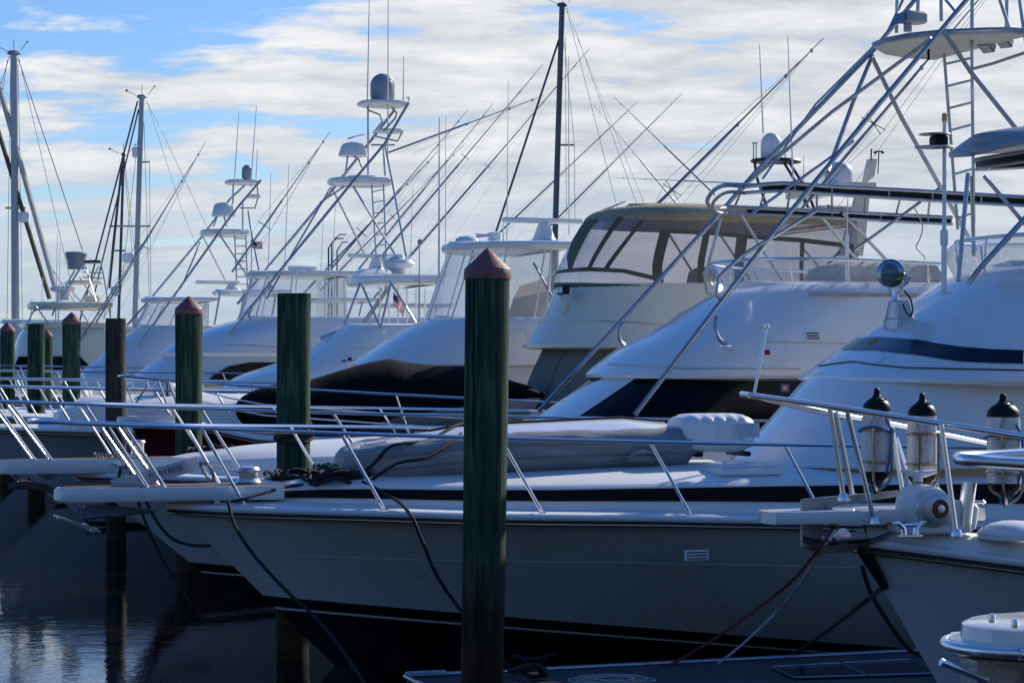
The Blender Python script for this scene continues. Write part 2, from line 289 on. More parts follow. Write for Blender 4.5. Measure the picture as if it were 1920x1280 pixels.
class Boat:
    """a berth: local x runs aft, local y to starboard (away from the camera), z up from the water"""
    def __init__(s, name, D, label, cat='boat', group='boats berthed in the row'):
        s.O = Vector((5.775-.34*D, D, 0)); s.e = empty(name, s.O, ROT); tag(s.e, label, cat, group)
    def k(s, px):
        a = (px-CX)/F; return (a*UX+UY)/(-a*UY+UX)
    def p(s, px, py, y=0):
        a = (px-CX)/F
        x = (a*(s.O.y+UX*y)-s.O.x+UY*y)/(UX-UY*a)
        Y = s.O.y+UY*x+UX*y
        return Vector((x, y, ZC-(py-HZ)*Y/F))
    def pz(s, px, z, y=0):
        q = s.p(px, 0, y); return Vector((q.x, y, z))
    def w(s, v):   # local to world
        return Vector((s.O.x+UX*v[0]-UY*v[1], s.O.y+UY*v[0]+UX*v[1], v[2]))
    # ---- pipes
    def pipe(s, name, pts, r, m=None, parent=None, sub=0, seg=8):
        return MB().tube([s.p(*q) for q in pts], r, seg, sub=sub).build(name, m or STEEL, parent or s.e)
    # ---- hull
    def hull(s, nose, L_, B, zs, m, stem_dx=2.6, railm=None, name='hull', pw=2.1, zk=-.6, rub=RUBBER, flare=1.5, Lf=6.5):
        """nose: x of the bow tip, zs: list of (x, z) of the sheer"""
        s.nose, s.B, s.zs, s.pw, s.Lf = nose, B, zs, pw, Lf
        xs = [nose+(L_)*((i/40)**1.5) for i in range(41)]; rows = 22; rings = []
        for i, x in enumerate(xs):
            t = min(1, (x-nose)/Lf); b = s.b(x); zt = s.sheer(x); ring = []
            for j in range(rows+1):
                u = j/rows; fl = flare*(1-t)+.42*t
                g = u**fl*(1-.12*t*(1-u)); rake = stem_dx*(1-u)**1.0*(1-(x-nose)/L_)
                ring.append((x+rake, -b*g, zk+u*(zt-zk)))
            ring = ring + [(x_, -y_, z_) for x_, y_, z_ in ring[::-1][1:]] if False else ring
            rings.append(ring)
        mb = MB(); mb.loft(rings, False); mb.loft([[(x_, -y_, z_) for x_, y_, z_ in r] for r in rings], False)
        last = rings[-1]; mb.add(last+[(x_, -y_, z_) for x_, y_, z_ in last[::-1]], [tuple(range(2*len(last)))])
        h = mb.build(name, m, s.e)
        # rub rail and white toe rail following the sheer on both sides
        for mm, nm, dz, r, off in ((rub, 'rub_rail', -.075, .022, .018), (GEL, 'toe_rail', -.015, .034, .012)):
            pr = [(x, -(s.b(x)+off), s.sheer(x)+dz) for x in xs[1:]]; pl = [(x, (s.b(x)+off), s.sheer(x)+dz) for x in xs[1:]]
            MB().tube([*pr[::-1], (nose-off, 0, s.sheer(nose)+dz), *pl], r, 8).build(nm, mm, s.e)
        pr = [(x, -(s.b(x)+.034), s.sheer(x)-.078) for x in xs[1:]]
        MB().tube([*pr[::-1], (nose-.036, 0, s.sheer(nose)-.078), *[(a, -b, c) for a, b, c in pr]], .008, 6).build('rub_insert', STEEL, s.e)
        # deck sheet, slightly cambered
        dk = []
        for x in xs: dk.append([(x, -s.b(x)*q, s.sheer(x)+.01+.05*(1-q*q)) for q in (-1, -.75, -.5, -.25, 0, .25, .5, .75, 1)])
        MB().loft(dk, False).build('deck', DECK, s.e)
        return h
    def b(s, x):
        t = min(1, max(0, (x-s.nose)/s.Lf)); return s.B*(1-(1-t)**s.pw)**.95
    def sheer(s, x):
        zs = s.zs
        if x <= zs[0][0]: return zs[0][1]
        for (a, za), (b, zb) in zip(zs, zs[1:]):
            if x <= b:
                t = (x-a)/(b-a); return za+(zb-za)*t
        return zs[-1][1]
    # ---- shell: stack of rounded-front rings. levels: (px, py, w, R[, slope])
    def levels(s, lv, xa, y0=0):
        out = []
        for q in lv:
            px, py, w_, R = q[:4]; k = s.k(px); x0 = s.p(px, py, 0).x; h = sqrt(R*R+k*k*w_*w_); xf = x0+h-R
            ys = w_*(k*w_)/h; z = s.p(px, py, ys).z
            out.append((z, xf, w_, R, (q[4] if len(q) > 4 else 0)))
        return Shell(out, xa)
    def rail(s, name, tip_px, tip_py, x_end, zr, stan, inset=.13, r=.019, r2=.016, half=.28, lean=.42, both=True, xend_z=None, mid=False):
        """bow rail: U from x_end to the tip, stanchions at the x positions given (top positions)"""
        tip = s.p(tip_px, tip_py, -half*.6)
        def side(sg):
            pts = []
            n = 16
            for i in range(n+1):
                x = tip.x+.12+(x_end-tip.x-.12)*(i/n)**1.3
                yy = max(half, s.b(x+lean)-inset) if x > tip.x+.2 else half
                pts.append(Vector((x, sg*yy, tip.z+(zr-tip.z)*(i/n))))
            return pts
        P = side(-1); S = side(1)
        nose = [Vector((tip.x, -half*.55, tip.z)), Vector((tip.x, half*.55, tip.z))]
        o = MB().tube([*P[::-1], *nose, *S], r, 8, sub=3).build(name, STEEL, s.e)
        def at(Q, x):
            for a, b in zip(Q, Q[1:]):
                if a.x <= x <= b.x: return a+(b-a)*((x-a.x)/(b.x-a.x))
            return Q[-1] if x > Q[-1].x else Q[0]
        for x in stan:
            for Q, sg in ((P, -1), (S, 1)):
                t = at(Q, x); bx = max(s.nose+.15, x+lean); yb = sg*max(.10, s.b(bx)-.07); 
                if x+lean < s.nose+.15: bx = x+lean; yb = sg*.20; zb = s.sheer(s.nose)+.14
                else: zb = s.sheer(bx)+.015
                MB().tube([t, (bx, yb, zb)], r2, 8).lathe((bx, yb, zb-.005), [(.045, 0), (.045, .012), (.022, .02)], 10).build('stanchion', STEEL, o)
        return o
    def pulpit(s, px0, py0, x1, w=.24, th=.13, m=None):
        a = s.p(px0, py0, 0); z = a.z
        prof = []
        for i in range(9):
            an = pi/2+pi*i/8; prof.append((a.x+.24+cos(an)*.24, sin(an)*w*.8))
        prof = [(x1, w*1.5)]+prof+[(x1, -w*1.5)]
        rings = []
        for dz, k in ((-th, .02), (-th+.02, 0), (-.02, 0), (0, .02)):
            rings.append([(x+(k if i not in (0, len(prof)-1) else 0), y*(1-k*2), z+dz-(0 if x < x1-.1 else .0)) for i, (x, y) in enumerate(prof)])
        o = MB().loft(rings, True, True, True).build('pulpit', m or GEL, s.e)
        pr = [(x+.05, y*.72, z+.003) for x, y in prof]; MB().add(pr, [tuple(range(len(pr)))]).build('teak_insert', TEAK, o)
        return o, z, a.x
class Shell:
    def __init__(s, lv, xa, p=.9): s.lv = [tuple(l)+(0,)*(5-len(l)) for l in lv]; s.xa = xa; s.pw = p
    def at(s, lv, a):
        z, xf, w_, R, sl = lv; xa = s.xa if not callable(s.xa) else s.xa(z)
        if abs(a) <= 1:
            th = a*pi/2; sn, cs = sin(th), cos(th)
            y = w_*math.copysign(abs(sn)**s.pw, sn); x = xf+R*(1-max(cs, 0)**s.pw)
        else:
            t = abs(a)-1; x = xf+R+(xa-xf-R)*t; y = math.copysign(w_, a)
        return Vector((x, y, z+sl*(x-xf)))
    def P(s, a, t):
        n = len(s.lv)-1; t = max(0, min(1, t))*n; i = min(n-1, int(t)); f = t-i
        return s.at(s.lv[i], a)*(1-f)+s.at(s.lv[i+1], a)*f
    def N(s, a, t):
        e = .01; da = s.P(a+e, t)-s.P(a-e, t); dt = s.P(a, min(1, t+e))-s.P(a, max(0, t-e)); n = da.cross(dt)
        if n.length < 1e-9: return Vector((0, -1, 0))
        n.normalize(); q = s.P(a, t)-Vector((s.xa if not callable(s.xa) else 9, 0, s.P(a, t).z))
        return n if n.dot(q) > 0 else -n
    def A(s): return [-2, -1.75, -1.5, -1.25]+[i/14 for i in range(-14, 15)]+[1.25, 1.5, 1.75, 2]
    def mb(s, cap=True, sub=1, crown=0, bottom=False, back=True):
        A = s.A(); n = len(s.lv)-1; ts = [i/(n*sub) for i in range(n*sub+1)]
        if len(s.lv) > 2 and sub > 1:
            lv = s.lv; pts = [Vector((q[0], q[1], q[2])) for q in lv]; p2 = [Vector((q[3], q[4], 0)) for q in lv]
            a_, b_ = smooth(pts, sub), smooth(p2, sub); s2 = Shell([(u[0], u[1], u[2], v[0], v[1]) for u, v in zip(a_, b_)], s.xa, s.pw)
            rings = [[s2.at(l, a) for a in A] for l in s2.lv]; s.sm = s2
        else: rings = [[s.P(a, t) for a in A] for t in ts]
        m = MB(); m.loft(rings, back)
        if cap:
            R = rings[-1]; c = []
            mid = [Vector((p.x, 0, p.z)) for p in R]
            cap_r = [R]
            for f in (.93, .75, .5, .25, .0): cap_r.append([Vector((p.x+(1-f)*(0 if i in range(0, 1) else .0), p.y*f, p.z+crown*(1-f*f))) for i, p in enumerate(R)])
            m.loft(cap_r, False)
        if bottom: m.add(rings[0], [tuple(range(len(A)))])
        return m
    def patch(s, a0, a1, t0, t1, off=.006, na=24, nt_=6, fn=None, th=0):
        """overlay following the surface; fn(a-fraction) may return (t0, t1)"""
        rings = []
        for i in range(na+1):
            f = i/na; a = a0+(a1-a0)*f
            u, v = fn(f) if fn else (t0, t1)
            rings.append([s.P(a, u+(v-u)*j/nt_)+s.N(a, u+(v-u)*j/nt_)*off for j in range(nt_+1)])
        return MB().loft(rings, False)
    def line(s, pts, r, off=0, seg=6, sub=0, n=10):
        P = []
        for (a, t), (b, u) in zip(pts, pts[1:]):
            for i in range(n): f = i/n; P.append(s.P(a+(b-a)*f, t+(u-t)*f)+s.N(a+(b-a)*f, t+(u-t)*f)*off)
        a, t = pts[-1]; P.append(s.P(a, t)+s.N(a, t)*off)
        return MB().tube(P, r, seg)
def proj(b, v):
    q = b.w(v); return CX+F*q.x/q.y, HZ-(q.z-ZC)*F/q.y
def on(b, sh, px, py, amin=-2, amax=.9):
    """the (a, t) of the point of the shell seen at px, py"""
    best = None
    def e(a, t):
        x, y = proj(b, sh.P(a, t)); return (x-px)**2+(y-py)**2
    c = [(e(amin+(amax-amin)*i/70, j/12)+(0 if amin+(amax-amin)*i/70 < .55 else 400), amin+(amax-amin)*i/70, j/12) for i in range(71) for j in range(13)]
    d, a, t = min(c); st = .04
    d = e(a, t)
    while st > .0005:
        mv = False
        for da, dt in ((st, 0), (-st, 0), (0, st), (0, -st)):
            na, n_t = max(-2, min(1.2, a+da)), max(0, min(1, t+dt)); q = e(na, n_t)
            if q < d: d, a, t, mv = q, na, n_t, True
        if not mv: st /= 2
    return a, t
def band(b, sh, top, bot, off=.006, n=5, th=.0):
    """a strip on the shell between two pixel lines with the same number of points"""
    T = [on(b, sh, *q) for q in top]; Bq = [on(b, sh, *q) for q in bot]; rings = []
    for i in range(len(T)-1):
        for j in range(n):
            f = j/n; u = [T[i][k]*(1-f)+T[i+1][k]*f for k in (0, 1)]; v = [Bq[i][k]*(1-f)+Bq[i+1][k]*f for k in (0, 1)]
            rings.append([sh.P(u[0]+(v[0]-u[0])*g/5, u[1]+(v[1]-u[1])*g/5)+sh.N(u[0]+(v[0]-u[0])*g/5, u[1]+(v[1]-u[1])*g/5)*off for g in range(6)])
    u, v = T[-1], Bq[-1]
    rings.append([sh.P(u[0]+(v[0]-u[0])*g/5, u[1]+(v[1]-u[1])*g/5)+sh.N(u[0], u[1])*off for g in range(6)])
    return MB().loft(rings, False)
def sline(b, sh, pts, r, off=0, n=6):
    A = [on(b, sh, *q) for q in pts]; return sh.line(A, r, off, n=n)
# ------------------------------------------------------------------ setting
wm = bpy.data.materials.new('water'); wm.use_nodes = True; t = wm.node_tree; b_ = t.nodes['Principled BSDF']
b_.inputs['Base Color'].default_value = (.006, .005, .004, 1); b_.inputs['Roughness'].default_value = .015; b_.inputs['IOR'].default_value = 1.6
tc = t.nodes.new('ShaderNodeTexCoord'); hs = []
for sc, st, wt in ((2.6, (1, 1, 1), .75), (9, (1, 1.2, 1), .32), (30, (1, 1, 1), .09)):
    mp = t.nodes.new('ShaderNodeMapping'); mp.inputs['Scale'].default_value = st; t.links.new(tc.outputs['Object'], mp.inputs[0])
    n = t.nodes.new('ShaderNodeTexNoise'); n.inputs['Scale'].default_value = sc; n.inputs['Detail'].default_value = 2; n.inputs['Distortion'].default_value = .4; t.links.new(mp.outputs[0], n.inputs['Vector'])
    hs.append(mth('MULTIPLY', n.outputs[0], wt, nt=t))
h = mth('ADD', mth('ADD', hs[0], hs[1], nt=t), hs[2], nt=t)
bp = t.nodes.new('ShaderNodeBump'); bp.inputs['Strength'].default_value = .08; bp.inputs['Distance'].default_value = .04; t.links.new(h, bp.inputs['Height']); t.links.new(bp.outputs[0], b_.inputs['Normal'])
wv = MB().add([(-3000, -60, 0), (3000, -60, 0), (3000, 6000, 0), (-3000, 6000, 0)], [(0, 1, 2, 3)]).build('water', wm, flat=True); tag(wv, kind='structure')
SHORE = mat('shore_trees', (.035, .045, .03), .9, col2=(.02, .025, .02), vscale=.05)
sv = []; rings = []
for i in range(240):
    x = -420+i*6; hgt = 2.5+1.6*noise.noise(Vector((i*.13, 0, 0)))+1.6*noise.noise(Vector((i*.7, 3, 0)))
    rings.append([(x, 620, -1), (x, 620, .8), (x, 622, hgt*.7), (x, 630, hgt), (x, 645, hgt*.9), (x, 660, -1)])
tag(MB().loft(rings, False).build('far_shore', SHORE), kind='structure')
# ------------------------------------------------------------------ pilings
def piling(px, D, py_top, rad, m, label, cap, lean=0, group=None, foot=1.0, grow=0):
    top = W(px, py_top, D); ztop = top.z; e = empty('mooring_piling', (top.x, D, 0)); tag(e, label, 'piling', group)
    capH = rad*1.19 if cap else 0; zt = ztop-capH; rings = []; seg = 40; sd_ = random.random()*50
    for i in range(44):
        f = i/43; z = -2.5+(zt-.002+2.5)*f; r = rad*(foot+(1-foot)*f)
        ring = []
        for k in range(seg):
            a = 2*pi*k/seg; rr = r*(1+.032*noise.noise(Vector((cos(a)*1.6+sd_, sin(a)*1.6, z*.45)))*2+.010*noise.noise(Vector((cos(a)*7, sin(a)*7+sd_, z*.5))))
            cx = lean*(z-zt)+.008*noise.noise(Vector((z*.6, sd_, 0)))
            ring.append((cx+rr*cos(a), rr*sin(a), z+(0 if i < 43 else .01*noise.noise(Vector((cos(a)*2+sd_, sin(a)*2, 5))))))
        rings.append(ring)
    MB().loft(rings, True, False, True).build('post', m, e, sharp=60)
    if cap:
        R = rad*1.025; z0 = zt-rad*.12
        c = MB(); c.lathe((0, 0, 0), [(R-.01, z0-.01), (R+.004, z0-.012), (R+.006, z0+.02), (R, z0+rad*.36), (R*.985, z0+rad*.40), (R*.94, z0+rad*.45), (R*.5, z0+rad*.87), (R*.08, z0+rad*1.28), (.0005, z0+rad*1.31)], 40)
        c.build('cap', CAP, e, sharp=32)
    return e
GP = 'pilings along the berths'
P1 = piling(914, 17.6, 465, .187, GREENW, 'nearest and thickest green piling, faded red cone cap, in front of the big white hull', True, lean=.0125, group=GP, foot=.88)
P2 = piling(552, 24.2, 550, .193, GREENW, 'flat topped green wooden piling with black rope wound round it, behind the nearest bow rail', False, lean=.008, group=GP, foot=.93)
P3 = piling(354, 30, 555, .187, GREENW, 'green wooden piling with red cone cap standing beside the dark red hull', True, group=GP)
P4 = piling(217, 35.5, 597, .172, BROWNW, 'bare weathered brown piling with flat top and rail lashed to it', False, group=GP, foot=.93)
P5 = piling(134, 46.5, 585, .198, GREENW, 'green wooden piling with red cone cap just left of the bare brown piling', True, group=GP)
P6 = piling(68, 49, 607, .196, GREENW, 'flat topped green wooden piling between two red capped ones at far left', False, group=GP)
P7 = piling(88, 62, 618, .16, GREENW, 'thin distant red capped piling mostly hidden behind a flat topped green piling', True, group=GP)
P8 = piling(14, 56, 604, .19, GREENW, 'leftmost green piling with red cone cap at the edge of the view', True, group=GP)
P9 = piling(715, 50, 615, .195, GREENW, 'short looking flat topped green piling seen between the white flybridges', False, group=GP)
# rope wound round P2
mb = MB()
for k in range(5):
    pts = [(cos(a)*(.215+.02*sin(3*a+k)), sin(a)*(.215+.02*cos(2*a+k)), 2.08+.035*k+.05*sin(a+k*1.7)) for a in [2*pi*i/26 for i in range(26)]]
    mb.tube(pts, .017, 7, closed=True)
r_ = mb.build('dock_line', ROPE); r_.location = (P2.location.x-.01, P2.location.y, 0); tag(r_, 'black rope coiled several turns round the flat topped green piling', 'rope')
# ------------------------------------------------------------------ fittings
def radome(b, px, py0, py1, y, wpx, m, parent=None, name='satellite_dome'):
    c = b.p(px, py0, y); top = b.p(px, py1, y); D_ = b.w(c).y; r = wpx*D_/F/2; H = top.z-c.z
    pr = [(r*.55, -.02), (r*.6, 0), (r*.86, H*.03), (r*.97, H*.10), (r, H*.3), (r*.99, H*.55)]
    for i in range(1, 9):
        a = i/8*pi/2; pr.append((max(r*.99*cos(a), .001), H*.55+H*.45*sin(a)))
    return MB().lathe(c, pr, 24).build(name, m, parent or b.e)
def slab(b, name, px0, py0, px1, w_, R, th, m, y0=0, parent=None, crown=.04, slope=0):
    """hardtop: px0/py0 silhouette of the front top edge, px1 right end seen on the near side"""
    k = b.k(px0); h = sqrt(R*R+k*k*w_*w_); q = b.p(px0, py0, 0); xf = q.x+h-R; z = b.p(px0, py0, w_*k*w_/h).z; xa = b.p(px1, py0, -w_).x
    lv = [(z-th, xf+.10, w_-.10, R*.9, slope), (z-th*.85, xf+.02, w_-.02, R, slope), (z-th*.35, xf, w_, R, slope), (z-th*.1, xf+.02, w_-.02, R, slope), (z, xf+.08, w_-.08, R, slope)]
    s = Shell(lv, xa); A = s.A(); rings = []
    for l in lv:
        r = [s.at(l, a) for a in A]; d = l[1]-xf
        for i in (0, -1): r[i] = Vector((xa-d, r[i].y, r[i].z))
        rings.append(r)
    m_ = MB().loft(rings, True); 
    for R_, cr in ((rings[-1], crown), (rings[0], crown)):
        c = [R_]
        for f in (.8, .5, .2, 0): c.append([Vector((p.x, p.y*f, p.z+cr*(1-f*f))) for p in R_])
        m_.loft(c, False)
    return m_.build(name, m, parent or b.e), z, xf, xa
def openarray(b, px0, px1, py, y, pxc, pyb, m=WPLAST, parent=None):
    a = b.p(px0, py, y); c = b.p(px1, py, y); base = b.p(pxc, pyb, y); mid = b.p(pxc, py, y); L_ = c.x-a.x
    hh = (mid.z-base.z)
    o = MB().lathe((mid.x, y, 0), [(.24, base.z), (.26, base.z+hh*.08), (.2, base.z+hh*.3), (.13, base.z+hh*.75), (.10, mid.z-.05), (.07, mid.z)], 18).build('radar', m, parent or b.e)
    MB().box(((a.x+c.x)/2, y, mid.z), (L_, .13, .10), bev=.022).build('antenna_arm', m, o); return o
def whip(b, pts, r0=.014, r1=.006, m=WPLAST, name='antenna', parent=None):
    return MB().tube([b.p(*q) for q in pts], [r0, r1], 6).build(name, m, parent or b.e)
def outrigger(b, p0, p1, star=.38, stars=2, r=.024, parent=None, m=ALU):
    a, c = b.p(*p0), b.p(*p1); d = (c-a)
    o = MB().tube([a, a+d*.5, a+d*.52, c], [r, r*.8, r*.55, r*.25], 7)
    for f in (.5, .78, .93): o.lathe(a+d*f-Vector((0, 0, .01)), [(.02, -.035), (.034, 0), (.02, .035)], 8)
    o = o.build('outrigger', m, parent or b.e)
    if star:
        q = a+d*star; u = d.normalized(); v = u.cross(Vector((0, 1, 0))).normalized(); w_ = u.cross(v)
        s = MB(); tips = []
        for k in range(3):
            an = k*pi/3+.3; e = (v*cos(an)+w_*sin(an))*.22; s.tube([q-e, q+e], .007, 5); tips += [q-e, q+e]
        s.build('spreader_star', DARKM, o)
        s = MB()
        for e in tips[:4]: s.tube([a+u*.1, e, a+d*.9], .0035, 4)
        s.build('stay', DARKM, o)
    ln = MB()
    for f, g in ((.93, .2), (.6, .12), (.45, .05)):
        q = a+d*f; ln.tube([q, Vector((a.x+(q.x-a.x)*g, a.y+.3, a.z+(q.z-a.z)*.02))], .003, 4)
    ln.build('halyard', DARKM, o)
    return o
def ladder(b, l0, l1, r0, r1, n, parent, rr=.02):
    o = MB().tube([b.p(*l0), b.p(*l1)], rr, 8).tube([b.p(*r0), b.p(*r1)], rr, 8); a, c, d, e = b.p(*l0), b.p(*l1), b.p(*r0), b.p(*r1)
    for i in range(n):
        f = (i+.5)/n; o.tube([a+(c-a)*f, d+(e-d)*f], rr*.75, 6)
    return o.build('ladder', ALU, parent)
def cleat(p, rz, m, parent, s=1.0):
    o = MB(); o.box((p[0], p[1], p[2]+.008), (.16*s, .06*s, .016), rz, bev=.004)
    from mathutils import Matrix
    R = Matrix.Rotation(rz, 3, 'Z'); c = Vector(p)
    for sx in (-1, 1):
        o.tube([c+R@Vector((sx*.045*s, 0, .01)), c+R@Vector((sx*.05*s, 0, .055*s)), c+R@Vector((sx*.085*s, 0, .085*s)), c+R@Vector((sx*.13*s, 0, .088*s))], [.02*s, .017*s, .014*s, .006*s], 8)
    o.tube([c+R@Vector((-.06*s, 0, .07*s)), c+R@Vector((.06*s, 0, .07*s))], .014*s, 8)
    return o.build('cleat', m, parent)
def hang(a, c, sag, n=16, side=(0, 0)):
    a, c = Vector(a), Vector(c); out = []
    for i in range(n+1):
        f = i/n; p = a+(c-a)*f; p.z -= sag*4*f*(1-f); p.x += side[0]*4*f*(1-f); p.y += side[1]*4*f*(1-f); out.append(p)
    return out
def top_rope(pts, r, m, label, name='mooring_line', sub=3, cat='rope'):
    return tag(MB().tube(pts, r, 8, sub=sub).build(name, m), label, cat)
def plate(b, sh, px, py, w_, h, name, m, d=.03):
    a, t = on(b, sh, px, py); q = sh.P(a, t); n = sh.N(a, t); rz = math.atan2(n.x, -n.y); tl = math.asin(max(-1, min(1, n.z)))
    o = MB().box((0, 0, 0), (w_, d, h), bev=min(h, d)*.2).build(name, m, b.e); o.location = q; o.rotation_euler = (-tl, 0, rz); return o
def vent(b, sh, x0, y0, x1, y1, n=3):
    D_ = b.w(b.p(x0, y0, -1.8)).y; w_, h = (x1-x0)*D_/F, (y1-y0)*D_/F
    o = plate(b, sh, (x0+x1)/2, (y0+y1)/2, w_, h, 'vent', WPLAST, .04)
    for i in range(n): MB().box((0, -.0205, h*(-.27+.27*i)), (w_*.84, .006, h*.13)).build('louvre', BLACK, o)
    return o
def crownroof(b, name, pts_edge, y_w, m, crown, x1_center=None):
    pass
# ================================================================== A: nearest full boat
A = Boat('motor_yacht', 20.9, 'large white motor yacht with spotlight and dark blue flybridge stripe, behind the nearest piling', 'boat')
nz_ = A.p(320, 945, 0)
def sheer_fit(b, nose, B, pts, pw=2.1, Lf=6.5):
    b.nose, b.B, b.pw, b.Lf = nose, B, pw, Lf; out = []
    for px, py in pts:
        y = 0
        for _ in range(12): q = b.p(px, py, y); y = -b.b(q.x)
        out.append((q.x, q.z))
    return out
zs = sheer_fit(A, nz_.x, 2.15, [(322, 945), (420, 951), (681, 958), (860, 964), (1220, 968), (1480, 973), (1920, 985)])
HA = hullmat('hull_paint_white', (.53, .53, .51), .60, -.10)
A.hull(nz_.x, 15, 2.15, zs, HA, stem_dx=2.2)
# knuckle line moulded in the topsides
mb = MB(); pts = []
def hull_y(b, x, z, nose, L_, stem, flare, zk=-.6):
    # port side half breadth at (x, z) of the lofted hull
    xx = x
    for _ in range(12):
        u = (z-zk)/(b.sheer(xx)-zk); xx = x-stem*(1-u)*(1-(xx-nose)/L_)
    t = min(1, max(0, (xx-nose)/b.Lf)); u = (z-zk)/(b.sheer(xx)-zk); return b.b(xx)*(u**(flare*(1-t)+.42*t))*(1-.12*t*(1-u))
for i in range(30):
    x = -.9+i*.42; z = A.sheer(x)-.47; pts.append((x, -hull_y(A, x, z, nz_.x, 15, 2.2, 1.5)-.001, z))
kn = MB().tube(pts, .006, 5).build('knuckle_line', HA, A.e)
# trunk cabin with black stripe
def trunk(b, pts, yk, m=GEL, inset=.42, crown=.25, xend=None, name='foredeck_trunk', ctr=None):
    """pts: (px, py) of the near top edge; the trunk side drops to the deck"""
    E = []
    for px, py in pts:
        y = -.2
        for _ in range(14): q = b.p(px, py, y); y = -max(.02, b.b(q.x)-inset-.0)
        E.append(q)
    rings = []
    for i, q in enumerate(E):
        hw = -q.y; cr = (ctr[i] if ctr else crown*min(1, hw/1.2)); zb = b.sheer(q.x)-.02; ring = []
        ring.append((q.x, -hw-.05, zb))
        ring.append((q.x, -hw-.02, q.z-.035)); ring.append((q.x, -hw+.015, q.z-.008)); ring.append((q.x, -hw+.05, q.z+.004))
        for f in (.8, .55, .28, 0, -.28, -.55, -.8): ring.append((q.x, -hw*f, q.z+.004+cr*(1-f*f)))
        ring.append((q.x, hw-.05, q.z+.004)); ring.append((q.x, hw-.015, q.z-.008)); ring.append((q.x, hw+.02, q.z-.035)); ring.append((q.x, hw+.05, zb))
        rings.append(ring)
    o = MB().loft(rings, False, True, True).build(name, m, b.e); return E, o
EA, tA = trunk(A, [(432, 922), (470, 916), (520, 911), (600, 908), (700, 907), (860, 909), (1040, 909), (1220, 906), (1390, 903), (1620, 900), (1920, 897)], 0, m=DECK, inset=.50,
    ctr=[.0, .03, .04, .06, .07, .08, .10, .11, .12, .12, .12])
top = [(q.x, q.y-.0285, q.z-.055) for q in EA]; mb = MB()
mb.loft([[(q.x, q.y-.052-.0, A.sheer(q.x)+.10*0+max(.05, (q.z-A.sheer(q.x))*.42)), (q.x, q.y-.036, q.z-.045)] for q in EA], False).build('cove_stripe', STRIPE, tA)
# house, visor, flybridge
house = A.levels([(1375, 862, 1.62, 1.5), (1440, 795, 1.60, 1.45), (1520, 705, 1.56, 1.35)], 13)
house.mb(cap=False, sub=3).build('cabin_front', GEL, A.e)
visor = A.levels([(1545, 706, 1.55, 1.1, -.012), (1505, 711, 1.86, 1.35, -.035), (1506, 704, 1.90, 1.4, -.03), (1530, 688, 1.90, 1.45, -.025)], 13)
visor.mb(cap=False, sub=1).build('visor', GEL, A.e)
fly = A.levels([(1530, 688, 1.895, 1.45, -.022), (1575, 657, 1.85, 1.45, -.015), (1650, 606, 1.78, 1.5, -.005), (1738, 549, 1.70, 1.5), (1790, 519, 1.62, 1.45), (1850, 503, 1.5, 1.4)], 13)
fo = fly.mb(cap=True, sub=4, crown=.05); FS = fly.sm; fo.build('flybridge', GEL, A.e)
band(A, FS, [(1607, 634), (1650, 632), (1720, 637), (1800, 650), (1860, 655), (1919, 657)], [(1577, 655), (1640, 657), (1720, 666), (1800, 678), (1860, 681), (1919, 682)], .006).build('dark_stripe', NAVY, A.e)
sline(A, FS, [(1535, 686), (1600, 678), (1700, 690), (1802, 706), (1919, 711)], .009, .004).build('seam', RUBBER, A.e)
# spotlight on its pedestal
sp = A.p(1686, 618, .1)
def frus(m, c, a, b_, h, top):
    z0 = c[2]; rings = []
    for z, k in ((0, 1), (h*.02, 1.0), (h*.96, top+.02), (h, top-.04)):
        rings.append([(c[0]+sx*a*k/2*(1 if q else .8), c[1]+sy*b_*k/2*(.8 if q else 1), z0+z) for sx, sy in ((1, 1), (-1, 1), (-1, -1), (1, -1)) for q in ((0, 1) if sx*sy > 0 else (1, 0))])
    return m.loft(rings, True, True, True)
m_ = frus(MB(), (sp.x, sp.y, sp.z-.12), .27, .30, .24, .88); m_ = frus(m_, (sp.x, sp.y, sp.z+.122), .225, .26, .19, .72); ped = m_.build('spotlight_pedestal', GEL, A.e)
lc = A.p(1677, 514, .1); 
o = MB(); R_ = .145; o.lathe((lc.x, lc.y, lc.z), [(.06, .20), (.12, .18), (R_, .14), (R_, -.10), (R_+.008, -.11), (R_+.008, -.14), (R_-.02, -.15)], 28, 'X')
o = o.build('spotlight', mat('spotlight_chrome', (.16, .22, .28), .10, metal=1), A.e); o.location = (lc.x, lc.y, lc.z)
for v in o.data.vertices: v.co -= Vector((lc.x, lc.y, lc.z))
o.rotation_euler = (0, .03, .75)
gl_ = MB().lathe((0, 0, 0), [(.001, -.156), (.08, -.154), (R_-.018, -.145), (R_-.016, -.14), (.001, -.138)], 24, 'X').build('lens', mat('spotlight_lens', (.05, .10, .12), .05), o)
yk_ = MB().tube([(lc.x, lc.y-.165, lc.z+.02), (lc.x+.01, lc.y-.16, lc.z-.12), (lc.x+.01, lc.y-.08, lc.z-.19), (lc.x+.01, lc.y+.08, lc.z-.19), (lc.x+.01, lc.y+.16, lc.z-.12), (lc.x, lc.y+.165, lc.z+.02)], .014, 8, sub=3)
yk_.lathe((lc.x+.01, lc.y, sp.z+.30), [(.05, 0), (.035, .03), (.03, .12)], 12).build('yoke', STEEL, A.e)
c0 = A.p(1695, 545, -.05); MB().tube([c0, A.p(1707, 560, -.08), A.p(1711, 583, -.08), A.p(1706, 592, -.08), A.p(1698, 583, -.06), A.p(1693, 570, -.06)], .009, 6, sub=4).build('cable', ROPE, A.e)
MB().box(A.p(1634, 641, -.3)+Vector((0, -.02, .0)), (.16, .03, .04), 0, -.5, bev=.006).build('nav_light', mat('brass', (.35, .26, .12), .3, metal=.8), A.e)
